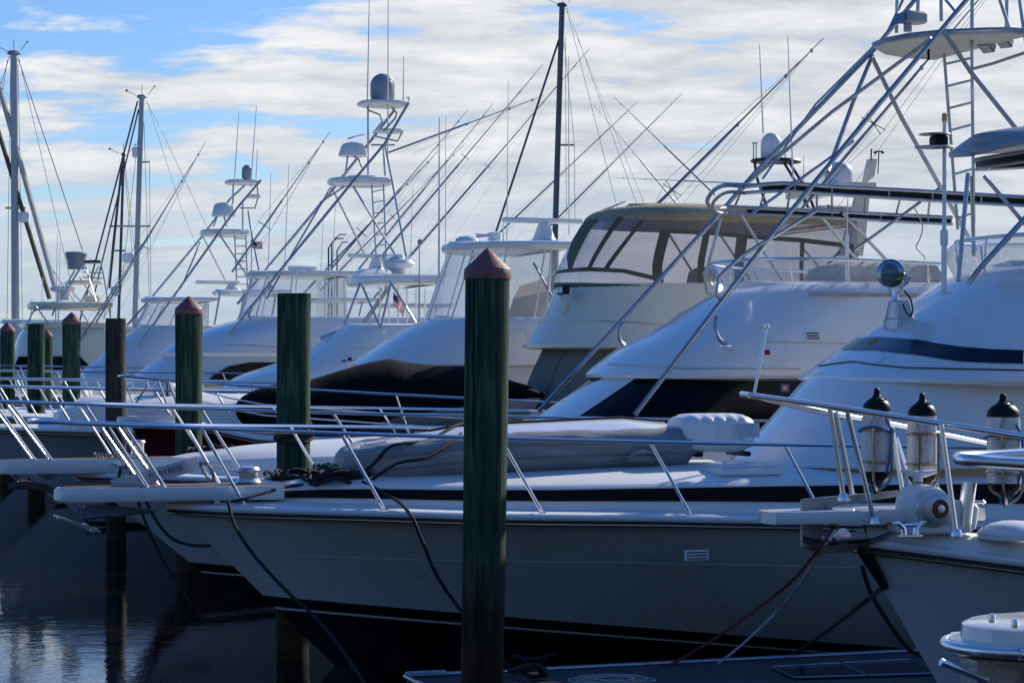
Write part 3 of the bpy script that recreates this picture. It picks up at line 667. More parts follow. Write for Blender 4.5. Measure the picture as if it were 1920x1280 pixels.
# light mast pole, windscreen rail, top canopy of A's flybridge
pz = [A.p(1770, 552, -.55), A.p(1771, 215, -.55)]
ml = MB().tube([pz[0], pz[0]+(pz[1]-pz[0])*.30, pz[0]+(pz[1]-pz[0])*.31, pz[1]], [.030, .030, .022, .020], 10).lathe(pz[0]+(pz[1]-pz[0])*.29, [(.042, -.03), (.042, .12), (.03, .13)], 12).lathe(pz[0], [(.08, 0), (.08, .02), (.03, .04)], 12).build('light_mast', WPLAST, A.e)
q = A.p(1760, 266, -.55); MB().box(q, (.15, .17, .13), bev=.02).build('masthead_light', BLACK, ml)
MB().lathe(A.p(1753, 252, -.55), [(.0, -.006), (.17, -.004), (.16, .006), (.001, .010)], 20).lathe(A.p(1752, 276, -.55), [(.0, -.006), (.21, -.004), (.2, .006), (.001, .010)], 20).build('light_shade', GPLAST, ml)
q = A.p(1771, 226, -.55); MB().lathe(q, [(.03, -.01), (.03, 0), (.028, .01), (.028, .06), (.02, .075)], 14).build('amber_light', AMBER, ml)
scr = A.levels([(1797, 520, 1.50, 1.35), (1778, 478, 1.62, 1.4), (1800, 455, 1.70, 1.4, .02)], 9)
scr.mb(cap=False, sub=3, back=False).build('windscreen', VINYL, A.e)
MB().tube([scr.P(a, 1) for a in scr.A()], .022, 8).build('windscreen_rail', STEEL, A.e)
for a in (-1.15, -.8, -.45, 0, .45, .8): MB().tube([scr.P(a, 0)+Vector((.05, 0, 0)), scr.P(a, 1)], .014, 8).build('rail_post', STEEL, A.e)
cn = MB(); rings = []
cf = A.p(1787, 282, -1.0); zc_ = cf.z
def canopy(b, name, px, py, w_, R, xa, rise, m, th=.05):
    k = b.k(px); h = sqrt(R*R+k*k*w_*w_); q = b.p(px, py, 0); xf = q.x+h-R; z = b.p(px, py, w_*k*w_/h).z
    s = Shell([(z, xf, w_, R), (z+.05, xf-.0, w_+.02, R), (z+.09, xf+.06, w_-.04, R)], xa); Aa = s.A(); rings = [[s.at(l, a) for a in Aa] for l in s.lv]
    rings = [[Vector((p.x, p.y, p.z+rise*min(1, (p.x-xf)/2.2)**.6)) for p in r] for r in rings]
    mm = MB().loft(rings, False)
    for R_ in (rings[-1], rings[0]):
        c = [R_]
        for f in (.8, .5, .2, 0): c.append([Vector((p.x, p.y*f, p.z+.12*(1-f*f))) for p in R_])
        mm.loft(c, False)
    return mm.build(name, m, b.e), z, xf
cn_, zc_, xfc = canopy(A, 'bimini_top', 1786, 305, 1.35, 1.3, 10, .28, mat('bimini_grey', (.26, .27, .29), .4))
for w_, dz in ((1.36, -.07),):
    s = Shell([(zc_+dz, xfc+.35, w_, 1.2)], 9)
    pth = [s.at(s.lv[0], a) for a in s.A()]; pth = [Vector((p.x, p.y, p.z+.26*min(1, (p.x-xfc)/2.2)**.6)) for p in pth]
    MB().tube(pth, .026, 8).build('bimini_bow', ALU, A.e)
    p2 = [Vector((p.x, p.y*.98, p.z-.10)) for p in pth]; MB().tube(p2, .018, 8).build('bimini_bow', ALU, A.e)
    MB().loft([[p-Vector((0, 0, .02)), q+Vector((0, 0, .015))] for p, q in zip(pth, p2)], False).build('bimini_edge', BLACK, A.e)
A.pipe('bimini_support', [(1815, 325, -1.3), (1797, 527, -1.4)], .024, ALU); A.pipe('bimini_support', [(1845, 330, -1.3), (1930, 430, -1.4)], .022, ALU)
A.pipe('bimini_support', [(1822, 330, 1.2), (1826, 480, 1.2)], .024, ALU)
A.pipe('tower_leg', [(1815, 532, -1.45), (1840, 500, -1.5), (1930, 400, -1.5)], .028, ALU, sub=3)
A.pipe('tower_leg', [(1880, 460, 1.1), (1935, 395, 1.1)], .028, ALU)
# bow rail, pulpit, anchor
pul, zp, xp = A.pulpit(101, 914, -1.0, .25, .13)
A.rail('bow_rail', 62, 790, 7.4, A.p(1850, 846, -2).z, [-2.66, -2.50, -1.80, -.62, .75, 2.1, 3.4, 4.8, 6.2], half=.30, lean=.42, inset=.05)
def fluke_anchor(b, px0, px1, py, par):
    a = b.p(px0, py, -.05); c = b.p(px1, py, -.05); L_ = c.x-a.x; o = MB(); z = a.z
    for sg in (-1, 1):
        o.loft([[(a.x, sg*.03, z+.05), (a.x, sg*.30, z-.04)], [(a.x+L_*.35, sg*.03, z+.06), (a.x+L_*.4, sg*.26, z-.02)], [(a.x+L_*.97, sg*.06, z+.0), (c.x, sg*.08, z-.0)]], False)
        o.loft([[(a.x, sg*.03, z+.02), (a.x, sg*.30, z-.06)], [(a.x+L_*.35, sg*.03, z+.03), (a.x+L_*.4, sg*.26, z-.04)], [(a.x+L_*.97, sg*.06, z-.01), (c.x, sg*.08, z-.012)]], False)
        o.box((a.x-.02, sg*.12, z-.11), (.42, .10, .02), 0, .35)
    o.tube([(a.x+.08, -.36, z-.15), (a.x+.08, .36, z-.15)], .022, 8)
    o.tube([(a.x+.0, -.05, z+.16), (a.x+.04, -.05, z-.02)], .028, 8)
    o = o.build('anchor', GALV, b.e, flat=True)
    q0 = Vector((a.x+.30, -.02, zp+.0)); q1 = b.p(372, 868, 0)
    d = q1-q0; ln = d.length; o2 = MB().box((0, 0, 0), (ln, .016, .13), bev=.004).build('anchor_shank', mat('anchor_alloy', (.34, .42, .55), .4, metal=.5), o)
    o2.location = (q0+q1)/2; o2.rotation_euler = (0, -math.atan2(d.z, sqrt(d.x**2+d.y**2)), math.atan2(d.y, d.x))
    tx = text_mesh('FORTRESS', .075, RUBBER, 'anchor_lettering', o2, (.02, -.0095, 0), (pi/2, 0, 0)); tx.scale = (-1, -1, 1); tx.location = (.1, -.0095, 0); tx.scale = (1, 1, 1)
    return o
fluke_anchor(A, 150, 296, 960, None)
def chain(b, pts, r=.012, name='anchor_chain', m=GALV):
    P_ = smooth([b.p(*q) for q in pts], 10); o = MB()
    for i in range(0, len(P_)-1):
        a, c = P_[i], P_[i+1]; d = (c-a); u = d.normalized(); v = Vector((0, 0, 1)).cross(u).normalized() if i % 2 else u.cross(Vector((0, 1, 0))).normalized()
        o.tube([a-u*.012+v*0, a+d*.3+v*r*1.2, a+d*.7+v*r*1.2, c+u*.012, a+d*.7-v*r*1.2, a+d*.3-v*r*1.2], r*.42, 5, closed=True)
    return o.build(name, m, b.e)
chain(A, [(374, 868, 0), (390, 870, -.02), (398, 884, -.02), (402, 903, 0)]); chain(A, [(376, 870, 0), (383, 885, 0), (396, 902, 0)])
wl = A.p(466, 905, 0); MB().lathe(wl, [(.12, 0), (.125, .01), (.10, .04), (.075, .05), (.085, .10), (.11, .13), (.09, .155), (.02, .165)], 22).build('capstan', STEEL, A.e)
rp_ = MB()
for k in range(4): rp_.tube([(wl.x+.085*cos(a), wl.y+.085*sin(a), wl.z+.05+.018*k) for a in [2*pi*i/16 for i in range(16)]], .009, 6, closed=True)
rp_.build('rope_turns', ROPEW, A.e)
MB().tube([A.p(402, 873, 0), A.p(420, 878, 0), A.p(450, 886, 0), A.p(462, 890, 0)], .008, 6).tube([A.p(478, 888, 0), A.p(500, 895, 0), A.p(540, 902, .1)], .008, 6).build('anchor_rode', ROPEW, A.e)
xx = A.p(423, 940, -.35); ca = cleat((xx.x, -A.b(xx.x)+.10, A.sheer(xx.x)+.03), .15, STEEL, A.e, 1.25)
# hatch, hull vent
hq = A.p(1393, 879, -1.12)
hb = MB().box((hq.x, -1.10, hq.z-.015), (.66, .50, .07), bev=.015).build('deck_hatch', WPLAST, A.e); MB().box((hq.x, -1.10, hq.z+.035), (.60, .44, .05), bev=.02).build('hatch_lid', WPLAST, hb)
vq = A.p(1317, 1043, -2.1); x_ = vq.x; 
vn = MB().box((x_, -A.b(x_)*.985-.0, vq.z), (.24, .03, .10), bev=.008).build('hull_vent', WPLAST, A.e)
for k in range(3): MB().box((x_, -A.b(x_)*.985-.016, vq.z-.028+.028*k), (.20, .008, .010)).build('louvre', BLACK, vn)
# upturned dinghy on the foredeck
def rib(b, label, px0, px1, yc, half, r, zfun, tube_m, top_m, cover=None):
    x0, x1 = b.p(px0, 0, yc-half).x, b.p(px1, 0, yc-half).x
    return x0, x1
dg_ = empty('inflatable_dinghy', A.w((1.5, .26, -.02)), ROT); tag(dg_, 'upturned grey inflatable dinghy with white hull lying on the foredeck', 'dinghy')
q0 = A.p(715, 868, -.55); q1 = A.p(1345, 838, -.80); off = Vector((1.6, 0, 0)); r_t = .205
P_ = [Vector((q1.x, -.58, q1.z+.0)), Vector((q1.x-.5, -.60, q1.z+.0)), Vector((q0.x+1.7, -.62, q0.z+.10)), Vector((q0.x+.9, -.58, q0.z+.06)), Vector((q0.x+.25, -.5, q0.z+.0)), Vector((q0.x+.06, -.2, q0.z-.03))]
P_ = P_+[Vector((p.x, -p.y, p.z)) for p in P_[::-1]]
S_ = smooth(P_, 6); rr = []
for i, p in enumerate(S_):
    e_ = min(i, len(S_)-1-i); base = .198 if e_ > 3 else (.12, .17, .2, .21)[e_]
    rr.append(base*(1+.03*sin(i*2.1)+.015*sin(i*5.3)) * (1 if abs(i-len(S_)/2) > 12 else .80+.2*abs(i-len(S_)/2)/12))
MB().tube([p-off for p in S_], rr, 20).build('inflatable_tube', GREYRUB, dg_)
x0_, x1_ = q0.x+.12, q1.x-.05; rings = []
for i in range(15):
    f = i/14; x = x0_+(x1_-x0_)*f; hw = .62*min(1, (f*1.9+.05)**.7); zb = q0.z+.14+(q1.z-q0.z)*f; hgt = .03+.13*min(1, f*3.2)-(.06*max(0, (f-.85)/.15)); rings.append([(x-1.6, -hw, zb-.05), (x-1.6, -hw*.93, zb+.04), (x-1.6, -hw*.45, zb+hgt*.62), (x-1.6, -.05, zb+hgt), (x-1.6, .05, zb+hgt), (x-1.6, hw*.45, zb+hgt*.62), (x-1.6, hw*.93, zb+.04), (x-1.6, hw, zb-.05)])
MB().loft(rings, False, True, True).build('bottom', GEL, dg_, sharp=25)
MB().tube([Vector(r[3])+Vector((0, .05, .012)) for r in rings[3:]], .012, 6).build('keel_strip', ROPE, dg_)
hp = A.p(1243, 852, -.84)-off; MB().tube([hp+Vector((-.14, 0, -.03)), hp+Vector((-.10, -.02, .03)), hp+Vector((.10, -.02, .03)), hp+Vector((.14, 0, -.03))], .022, 8, sub=3).box(hp+Vector((0, .03, -.03)), (.34, .03, .07), bev=.01).build('grab_handle', GREYRUB, dg_)
for dz in (-.05, .075): MB().tube([p-off+Vector((0, -.002, dz)) + Vector((0, -sqrt(max(.0001, (.200)**2-dz*dz)), 0)) for p in S_[:26]], .009, 6).build('rub_strake', GREYCAN, dg_)
# white liferaft canister behind it
lf = empty('liferaft_canister', A.w(A.p(1318, 850, -.25)), ROT); tag(lf, 'white ribbed plastic liferaft canister at the aft end of the grey dinghy', 'canister')
mb = MB(); rings = []
for i in range(25):
    f = i/24; x = -.50+.90*f; k = 1-.28*abs(2*f-1)**6-(.05 if i % 4 == 2 else 0); ring = []
    for j in range(20):
        a = 2*pi*j/20; cx = math.copysign(abs(cos(a))**.6, cos(a)); sx = math.copysign(abs(sin(a))**.6, sin(a)); ring.append((x, .30*k*cx, .19+.20*k*sx))
    rings.append(ring)
mb.loft(rings, True, True, True).build('shell', WPLAST, lf); MB().box((.24, -.298, .22), (.34, .006, .15)).build('label_plate', mat('label_paper', (.65, .66, .68), .5), lf)
for k in range(5): MB().box((.24, -.3025, .275-.025*k), (.26-.05*(k % 2), .002, .005)).build('small_print', GPLAST, lf)
for sx in (-.3, .3): MB().box((sx, 0, -.02), (.07, .5, .05), bev=.01).build('cradle', BLACK, lf)
lf.location.z = A.p(1318, 846, -.25).z; lf.scale = (.88, 1, 1); lf.location += Vector((UX, UY, 0))*.13
# rope heap and lines on A's foredeck
def heap(b, label, px, py, y, n, R, m, r=.016, zs_=1.0):
    c = b.p(px, py, y); o = MB()
    for k in range(n):
        ph = random.random()*6; a_, b__ = R*random.uniform(.5, 1.1), R*random.uniform(.3, .7); ox, oy, oz = random.uniform(-.15, .15)*R*3, random.uniform(-.2, .2)*R*2, .02+random.random()*.08*zs_; ti = random.uniform(-.5, .5)
        o.tube([(ox+a_*cos(a), oy+b__*sin(a), oz+ti*b__*cos(a+ph)*.35+.03*sin(3*a)) for a in [2*pi*i/20 for i in range(20)]], r, 6, closed=True)
    o = o.build('rope_coil', m); o.location = b.w(c); o.rotation_euler = (0, 0, ROT); return tag(o, label, 'rope')
heap(A, 'loose heap of black dock line on the foredeck ahead of the grey dinghy', 640, 905, -.25, 16, .30, ROPE, .017)
heap(A, 'black rope bundle lying beside the small windlass at the foot of the flat topped piling', 545, 902, .05, 9, .17, ROPE, .018)
heap(A, 'small teal rope bundle lying on the black ropes near the piling', 610, 893, -.05, 7, .13, ROPET, .010)
def bl(*q): return [A.w(A.p(*p)) for p in q]
top_rope(bl((660, 900, -.3), (700, 870, -.35), (735, 835, -.45), (800, 826, -.3), (850, 800, -.1), (880, 790, .1)), .016, ROPE, 'black rope running from the heap up over the dinghy bow')
top_rope(bl((690, 905, -.45), (745, 868, -.62), (800, 858, -.62), (850, 826, -.45), (865, 812, -.3)), .016, ROPE, 'black rope lying along the forward tube of the grey dinghy')
top_rope(bl((600, 905, -.2), (540, 912, -.3), (480, 928, -.45), (455, 936, -.5), (432, 940, -.40)), .014, ROPE, 'black rope leading forward along the deck to the nearest bow cleat')
top_rope(bl((680, 903, -.5), (740, 935, -.9), (770, 965, -1.50), (790, 1010, -1.62), (820, 1080, -1.6), (870, 1150, -1.58), (905, 1178, -2.2), (960, 1262, -2.6)), .017, ROPE, 'black mooring line hanging over the rail beside the nearest piling')
top_rope(bl((428, 938, -.55), (440, 985, -.72), (480, 1045, -.9), (540, 1110, -1.2), (590, 1155, -1.5), (640, 1215, -1.9), (690, 1290, -2.4)), .017, ROPE, 'black mooring line dropping from the bow cleat of the nearest full hull')
# ================================================================== B: bow entering from the right
Bt = Boat('cabin_cruiser', 14.6, 'white boat bow entering from the right with windlass, rusty anchor and fenders on its rail')
nb = Bt.p(1603, 1010, 0)
zsB = sheer_fit(Bt, nb.x, 1.9, [(1604, 1010), (1700, 1022), (1800, 1035), (1920, 1050)], 2.0, 5.5)
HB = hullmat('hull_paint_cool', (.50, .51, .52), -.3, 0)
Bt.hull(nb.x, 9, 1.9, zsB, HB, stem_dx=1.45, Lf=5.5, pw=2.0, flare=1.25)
mb = MB()
EB, tB = trunk(Bt, [(1622, 985), (1680, 992), (1760, 1003), (1840, 1012), (1919, 1022), (2040, 1036)], 0, inset=.07, m=DECK, name='bulwark', ctr=[0, .02, .03, .03, .03, .03])
a0 = Bt.p(1430, 958, 0); zp2 = a0.z; o = MB()
pr = [(nb.x+.9, .26), (a0.x+.55, .20), (a0.x+.03, .15), (a0.x, .0), (a0.x+.03, -.15), (a0.x+.55, -.20), (nb.x+.9, -.26)]
o.loft([[(x, y*.96, zp2-.085) for x, y in pr], [(x, y, zp2-.07) for x, y in pr], [(x, y, zp2-.015) for x, y in pr], [(x, y*.97, zp2) for x, y in pr]], True, True, True); o.build('pulpit', GEL, Bt.e)
rB = MB().tube([Bt.p(1406, 741, -.15), Bt.p(1560, 762, -.25), Bt.p(1746, 791, -.55), Bt.p(1950, 822, -1.15)], .021, 10, sub=3).tube([Bt.p(1406, 741, -.15), Bt.p(1402, 741, .15), Bt.p(1560, 775, .25), Bt.p(1680, 797, .6), Bt.p(1850, 832, 1.2)], .021, 10, sub=3).build('bow_rail', STEEL, Bt.e)
for q in ([(1556, 762, -.2), (1582, 937, -.2)], [(1567, 772, .2), (1600, 937, .2)], [(1587, 765, -.27), (1640, 980, -.25)], [(1765, 795, -.7), (1793, 1003, -.75)], [(1672, 800, .5), (1703, 985, .4)], [(1680, 820, .6), (1715, 930, .5)]):
    MB().tube([Bt.p(*q[0]), Bt.p(*q[1])], .019, 8).lathe(Bt.p(*q[1])-Vector((0, 0, .005)), [(.045, 0), (.045, .015), (.028, .05)], 12).build('stanchion', STEEL, rB)
st = MB().tube([Bt.p(1414, 738, -.15), Bt.p(1438, 613, -.15)], .011, 8).lathe(Bt.p(1438, 613, -.15), [(.001, -.02), (.02, -.005), (.02, .015), (.001, .025)], 10).build('flag_staff', STEEL, Bt.e)
# plough anchor on the roller
a1 = Bt.p(1690, 925, -.04); a2 = Bt.p(1512, 945, -.04); d = a1-a2
an = MB().loft([[(a2.x, sy*.014, a2.z-.05), (a2.x, sy*.014, a2.z+.035), (a1.x, sy*.014, a1.z+.02), (a1.x, sy*.014, a1.z-.02)] for sy in (-1, 1)], True, True, True)
an.loft([[(a2.x-.02, sy*.016, a2.z+.03), (a2.x+.16, sy*.016, a2.z+.03), (a2.x+.13, sy*.016, a2.z-.30), (a2.x-.02, sy*.016, a2.z-.30)] for sy in (-1, 1)], True, True, True)
pts = [(a2.x-.02, a2.z-.28, .03), (a2.x+.12, a2.z-.345, .16), (a2.x+.45, a2.z-.33, .20), (a2.x+.70, a2.z-.25, .13), (a2.x+.80, a2.z-.12, .02)]
an.loft([[(x, -w_, z+.03+w_*.2), (x, 0, z-.015), (x, w_, z+.03+w_*.2)] for x, z, w_ in pts], False); an.loft([[(x, -w_, z+.055+w_*.2), (x, 0, z+.02), (x, w_, z+.055+w_*.2)] for x, z, w_ in pts], False)
an.tube([(a2.x+.18, 0, a2.z-.0), (a2.x+.28, 0, a2.z-.28)], .03, 8).build('anchor', GALV, Bt.e, flat=True)
MB().box(Bt.p(1558, 962, -.1), (.38, .03, .05), 0, .0, bev=.01).lathe(Bt.p(1573, 1004, -.06), [(.001, -.07), (.06, -.06), (.04, 0), (.06, .06), (.001, .07)], 14, 'Y').build('bow_roller', STEEL, Bt.e)
# dark stem fitting
sp_ = [Bt.p(*q) for q in ((1612, 1028, -.04), (1630, 1050, -.05), (1650, 1082, -.05), (1660, 1102, -.04))]
MB().tube(sp_, [.03, .045, .04, .03], 8).build('stem_plate', BLACK, Bt.e)
# windlass
wq = Bt.p(1735, 990, -.25)
wo = MB().lathe((wq.x-.03, -.25, wq.z+.16), [(.001, -.15), (.12, -.145), (.15, -.12), (.155, .10), (.12, .14), (.001, .15)], 26, 'Y')
wo.box((wq.x+.20, -.25, wq.z+.10), (.34, .24, .20), 0, .18, bev=.03).box((wq.x+.02, -.25, wq.z+.0), (.50, .30, .06), bev=.015)
wo.tube([(wq.x-.06, -.25, wq.z+.33), (wq.x-.06, -.25, wq.z+.38)], .035, 10).tube([(wq.x-.19, -.25, wq.z+.41), (wq.x-.10, -.25, wq.z+.385), (wq.x+.0, -.25, wq.z+.385), (wq.x+.09, -.25, wq.z+.40)], [.012, .026, .026, .012], 8)
wo = wo.build('windlass', WPLAST, Bt.e)
MB().lathe((wq.x-.02, -.25, wq.z+.155), [(.001, -.245), (.085, -.24), (.11, -.225), (.095, -.20), (.095, -.185), (.135, -.17), (.14, -.15)], 26, 'Y').build('chain_wheel', mat('wheel_alloy', (.62, .62, .60), .35, metal=.6), wo)
MB().lathe((wq.x-.02, -.25, wq.z+.155), [(.030, -.252), (.062, -.252), (.066, -.24)], 20, 'Y').build('hub_ring', mat('hub_red', (.12, .03, .02), .4), wo)
MB().lathe((wq.x-.02, -.25, wq.z+.155), [(.001, -.262), (.028, -.258), (.032, -.24)], 16, 'Y').build('hub', STEEL, wo)
bo = MB(); bq = Bt.p(1806, 995, -.35); bo.tube([bq, bq+Vector((.05, 0, .34))], .052, 18).tube([bq+Vector((-.07, -.0, .20)), bq+Vector((.15, 0, .20))], .012, 8).lathe(bq+Vector((-.08, 0, .20)), [(.001, -.02), (.02, 0), (.001, .02)], 10).lathe(bq+Vector((.16, 0, .20)), [(.001, -.02), (.02, 0), (.001, .02)], 10).build('mooring_bitt', STEEL, Bt.e)
cq = Bt.p(1722, 988, -.62); cleat((cq.x, -.50, cq.z-.075), .2, STEEL, Bt.e, 1.15)
chain(Bt, [(1690, 922, -.1), (1697, 930, -.15), (1700, 945, -.2), (1703, 958, -.2)], .016, 'chain')
tk = Bt.p(1900, 1003, -.5); MB().lathe(tk, [(.25, -.02), (.25, .02), (.20, .07), (.08, .10), (.001, .105)], 22).build('deck_dome', WPLAST, Bt.e)
rg = Bt.p(1850, 1000, -.4); MB().tube([(rg.x+.05*cos(a), rg.y+.03*sin(a)-.05, rg.z+.03+.035*sin(a)) for a in [2*pi*i/16 for i in range(16)]], .010, 6, closed=True).build('shackle', REDL, Bt.e)
# fenders in rail racks
def fender(px, py0, py1, y, lean, label, wpx=54, blue=True):
    t_ = Bt.p(px, py0, y); b0 = Bt.p(px, py1, y); H = t_.z-b0.z; D_ = Bt.w(t_).y; r = wpx*D_/F/2
    e = empty('fender', Bt.w(b0), ROT); tag(e, label, 'fender', 'fenders in racks on the bow rail')
    def P(z): return (lean*z, 0, z)
    prof = [(r*.985, .16), (r, .22), (r*1.01, .5), (r, .75), (r*.985, .84)]; seg = 28; rings = []
    for R_, f in prof:
        rings.append([(lean*f*H+R_*cos(a)*(1+.015*cos(7*a)), R_*sin(a)*(1+.015*cos(7*a)), f*H) for a in [2*pi*k/seg for k in range(seg)]])
    MB().loft(rings, True).build('body', mat('fender_vinyl', (.72, .72, .73), .3, var=.35, vscale=9, stretch=(3, 3, .7)), e)
    def cap(z0, sg, nm):
        c = MB(); rr = []
        for R_, dz in ((r*1.0, 0), (r*1.0, .015), (r*.93, .045), (r*.7, .075), (r*.38, .095), (r*.22, .12), (r*.2, .155), (r*.08, .165)):
            z = z0+sg*dz; rr.append([(lean*z+R_*cos(a), R_*sin(a), z) for a in [2*pi*k/24 for k in range(24)]])
        c.loft(rr, True, False, True); return c.build(nm, BLACK, e)
    cap(.84*H, 1, 'end_cap'); cap(.165*H, -1, 'end_cap')
    rk = MB()
    for f in (.27, .63): rk.tube([(lean*f*H+(r+.012)*cos(a), (r+.012)*sin(a), f*H) for a in [2*pi*k/24 for k in range(24)]], .009, 6, closed=True)
    for a in (-.9, -2.2): rk.tube([(lean*.65*H+(r+.02)*cos(a), (r+.02)*sin(a), .65*H), (lean*.2*H+(r+.02)*cos(a), (r+.02)*sin(a), .16*H), ((r+.0)*cos(a)*.75, (r+.0)*sin(a), .02*H), (0, -.02, -.05*H)], .011, 6, sub=3)
    rk.build('rack', mat('rusty_steel', (.42, .34, .27), .3, metal=.9, var=.6, vscale=12), e)
    if blue:
        MB().tube([(lean*H-.02, -.04, H*.98), (.05, -r-.02, .66*H), (.06, -r-.02, .6*H), (.05, -r-.015, .3*H), (.03, -r*.6, .06*H), (-.03, -.02, -.05*H), (-.05, -.03, .02*H)], .009, 6, sub=4).tube([(lean*.65*H+(r+.02)*cos(a), (r+.02)*sin(a), .64*H+.02*sin(2*a)) for a in [2*pi*k/24 for k in range(24)]], .009, 6, closed=True).build('blue_cord', ROPEB, e)
    MB().tube([(lean*H-.03, -.02, H*.97), (lean*H+.02, -.05, H*1.0), (lean*H+.05, -.04, H*.95), (lean*H-.06, -r*.9, H*.82), (lean*H-.1, -r, H*.7)], .008, 6, sub=4).build('white_cord', ROPEW, e)
    return e
fender(1641, 744, 910, -.05, .02, 'leftmost clear grey fender with black ends and blue cord hung in the bow rail rack')
fender(1729, 754, 912, -.05, .0, 'middle clear grey fender without blue cord in the rack behind the windlass', blue=False)
fender(1884, 752, 935, -.5, -.02, 'rightmost clear grey fender with blue cord, standing apart behind the thick chrome rail', 62)
def bw(b, *q): return [b.w(b.p(*p)) for p in q]
top_rope([*bw(Bt, (1562, 988, -.05), (1530, 1035, -.3)), *bw(A, (1480, 1093, -2.5), (1400, 1155, -2.6), (1300, 1222, -2.65), (1180, 1285, -2.7))], .014, ROPER, 'dark red mooring line slanting down from the right hand bow roller')
top_rope([*bw(Bt, (1568, 990, -.05), (1540, 1035, -.3)), *bw(A, (1480, 1120, -2.5), (1400, 1200, -2.6), (1330, 1255, -2.65), (1270, 1290, -2.7))], .012, ROPEW, 'thin pale mooring line next to the dark red one')
top_rope([*bw(Bt, (1652, 1103, -.06), (1600, 1145, -.5)), *bw(A, (1500, 1218, -2.6), (1430, 1255, -2.7), (1350, 1290, -2.8))], .017, ROPE, 'taut black line from the stem of the right hand bow down to the float')
top_rope(bw(Bt, (1617, 1062, .1), (1632, 1110, .2), (1665, 1165, .3), (1700, 1212, .35), (1720, 1226, .4), (1760, 1240, .5)), .017, ROPE, 'slack black line curving behind the right hand stem')
# ================================================================== F: bow at the lower right corner
Fb = Boat('fishing_boat', 8.3, 'white bow platform and thick chrome rail of a boat in the lower right corner')
nf = Fb.p(1808, 1172, -.05)
zF = nf.z; pr = []
for i in range(13):
    an_ = pi/2+pi*i/12; pr.append((nf.x+.30+cos(an_)*.30, sin(an_)*.27))
pr = [(nf.x+2.6, .75)]+pr+[(nf.x+2.6, -.75)]
def ring(k, z): return [(x+(k if 0 < i < 14 else 0), y*(1-k*1.6), z) for i, (x, y) in enumerate(pr)]
MB().loft([ring(.05, zF-.115), ring(.0, zF-.10), ring(.0, zF-.065), ring(.045, zF-.06), ring(.05, zF-.012), ring(.075, zF)], True, True, True).build('bow_platform', GEL, Fb.e)
MB().tube([Vector(p)+Vector((-.012, 0, 0)) for p in ring(.0, zF-.085)], .021, 10, sub=2).build('chrome_strake', STEEL, Fb.e)
MB().loft([ring(.02, zF-.12), ring(.10, zF-.15), ring(.40, zF-.22), ring(.5, zF-.23)], True, False, True).build('under_flare', GEL, Fb.e)
hx = nf.x+.62; MB().loft([[(hx-.12*k_-.0, -.16+.02*k_, zF+.004+dz), (hx+.9, -.26, zF+.004+dz), (hx+.9, .14, zF+.004+dz), (hx-.12*k_, .14, zF+.004+dz)] for k_, dz in ((1, 0), (1, .012), (.3, .016))], True, False, True).build('hawse_frame', STEEL, Fb.e)
MB().box((hx+.5, -.06, zF+.022), (.72, .2, .006)).build('hawse_opening', BLACK, Fb.e)
for p_ in ((1860, 1156, -.10), (1903, 1166, -.2)): MB().lathe(Fb.p(*p_), [(.012, -.02), (.014, 0), (.010, .012), (.001, .014)], 10).build('bolt', STEEL, Fb.e)
MB().tube([Fb.p(2100, 838, .3), Fb.p(1900, 852, .27), Fb.p(1815, 856, .22), Fb.p(1797, 858, .0), Fb.p(1815, 862, -.22), Fb.p(1900, 868, -.27), Fb.p(2100, 880, -.4)], .022, 12, sub=4).build('bow_rail', STEEL, Fb.e)
MB().tube([Fb.p(1764, 1240, -.1), Fb.p(1850, 1275, -.1)], .014, 8).build('anchor_bar', STEEL, Fb.e)
am = MB(); c_ = Fb.p(1835, 1245, -.05)
am.loft([[(c_.x-.03, sy*.06-.03, c_.z+.02), (c_.x+.06, sy*.06-.03, c_.z+.02), (c_.x+.16, sy*.06-.03, c_.z-.02), (c_.x+.05, sy*.06-.03, c_.z-.25), (c_.x-.02, sy*.06-.03, c_.z-.25)] for sy in (-1, 1)], True, True, True)
am.loft([[(c_.x+.0, -.22, c_.z-.12), (c_.x+.5, -.15, c_.z-.05)], [(c_.x-.03, 0, c_.z-.22), (c_.x+.6, 0, c_.z-.30)], [(c_.x+.0, .22, c_.z-.12), (c_.x+.5, .15, c_.z-.05)]], False).build('anchor', GALV, Fb.e, flat=True)
Fb.nose = nf.x+.9; Fb.hull(nf.x+1.1, 7, 1.6, [(nf.x+1.1, zF-.2), (8, zF-.35)], HB, stem_dx=1.2, Lf=5)
# ================================================================== floating dock at the bottom
fl = empty('floating_dock', A.w((1.0, -3.2, 0)), ROT); tag(fl, 'low grey float with two dark glass panels along the bottom of the picture', 'float')
def fp(px, py, y): return A.p(px, py, y)-Vector((1.0, -3.2, 0))
e0 = fp(760, 1271, -2.55); e1 = fp(1745, 1233, -2.55); zt = .27
x0, x1 = e0.x, e1.x+2.5
MB().box(((x0+x1)/2, -.35, .03), (x1-x0, 2.0, .44), bev=.03).build('float_body', mat('float_grey', (.055, .06, .065), .7, bump=.4, bscale=120, var=.3, vscale=6), fl)
MB().tube([(x0, .65, .262), (x1, .65, .262)], .022, 8).tube([(x0, -1.33, .262), (x0, .65, .262)], .022, 8).tube([(x0-.0, .63, .27), (x0+.35, .62, .27)], .035, 8).build('edge_trim', ALU, fl)
pq = [(1448, 1250), (1705, 1236), (1760, 1262), (1490, 1270)]; PV = []
for px, py in pq:
    # intersect with top plane z=.25
    Y = (ZC-.27)*F/(py-HZ); X = (px-CX)*Y/F; dx, dy = X-A.O.x, Y-A.O.y; PV.append(Vector((dx*UX+dy*UY-1.0, -dx*UY+dy*UX+3.2, .27)))
def lerp(a, b, f): return a+(b-a)*f
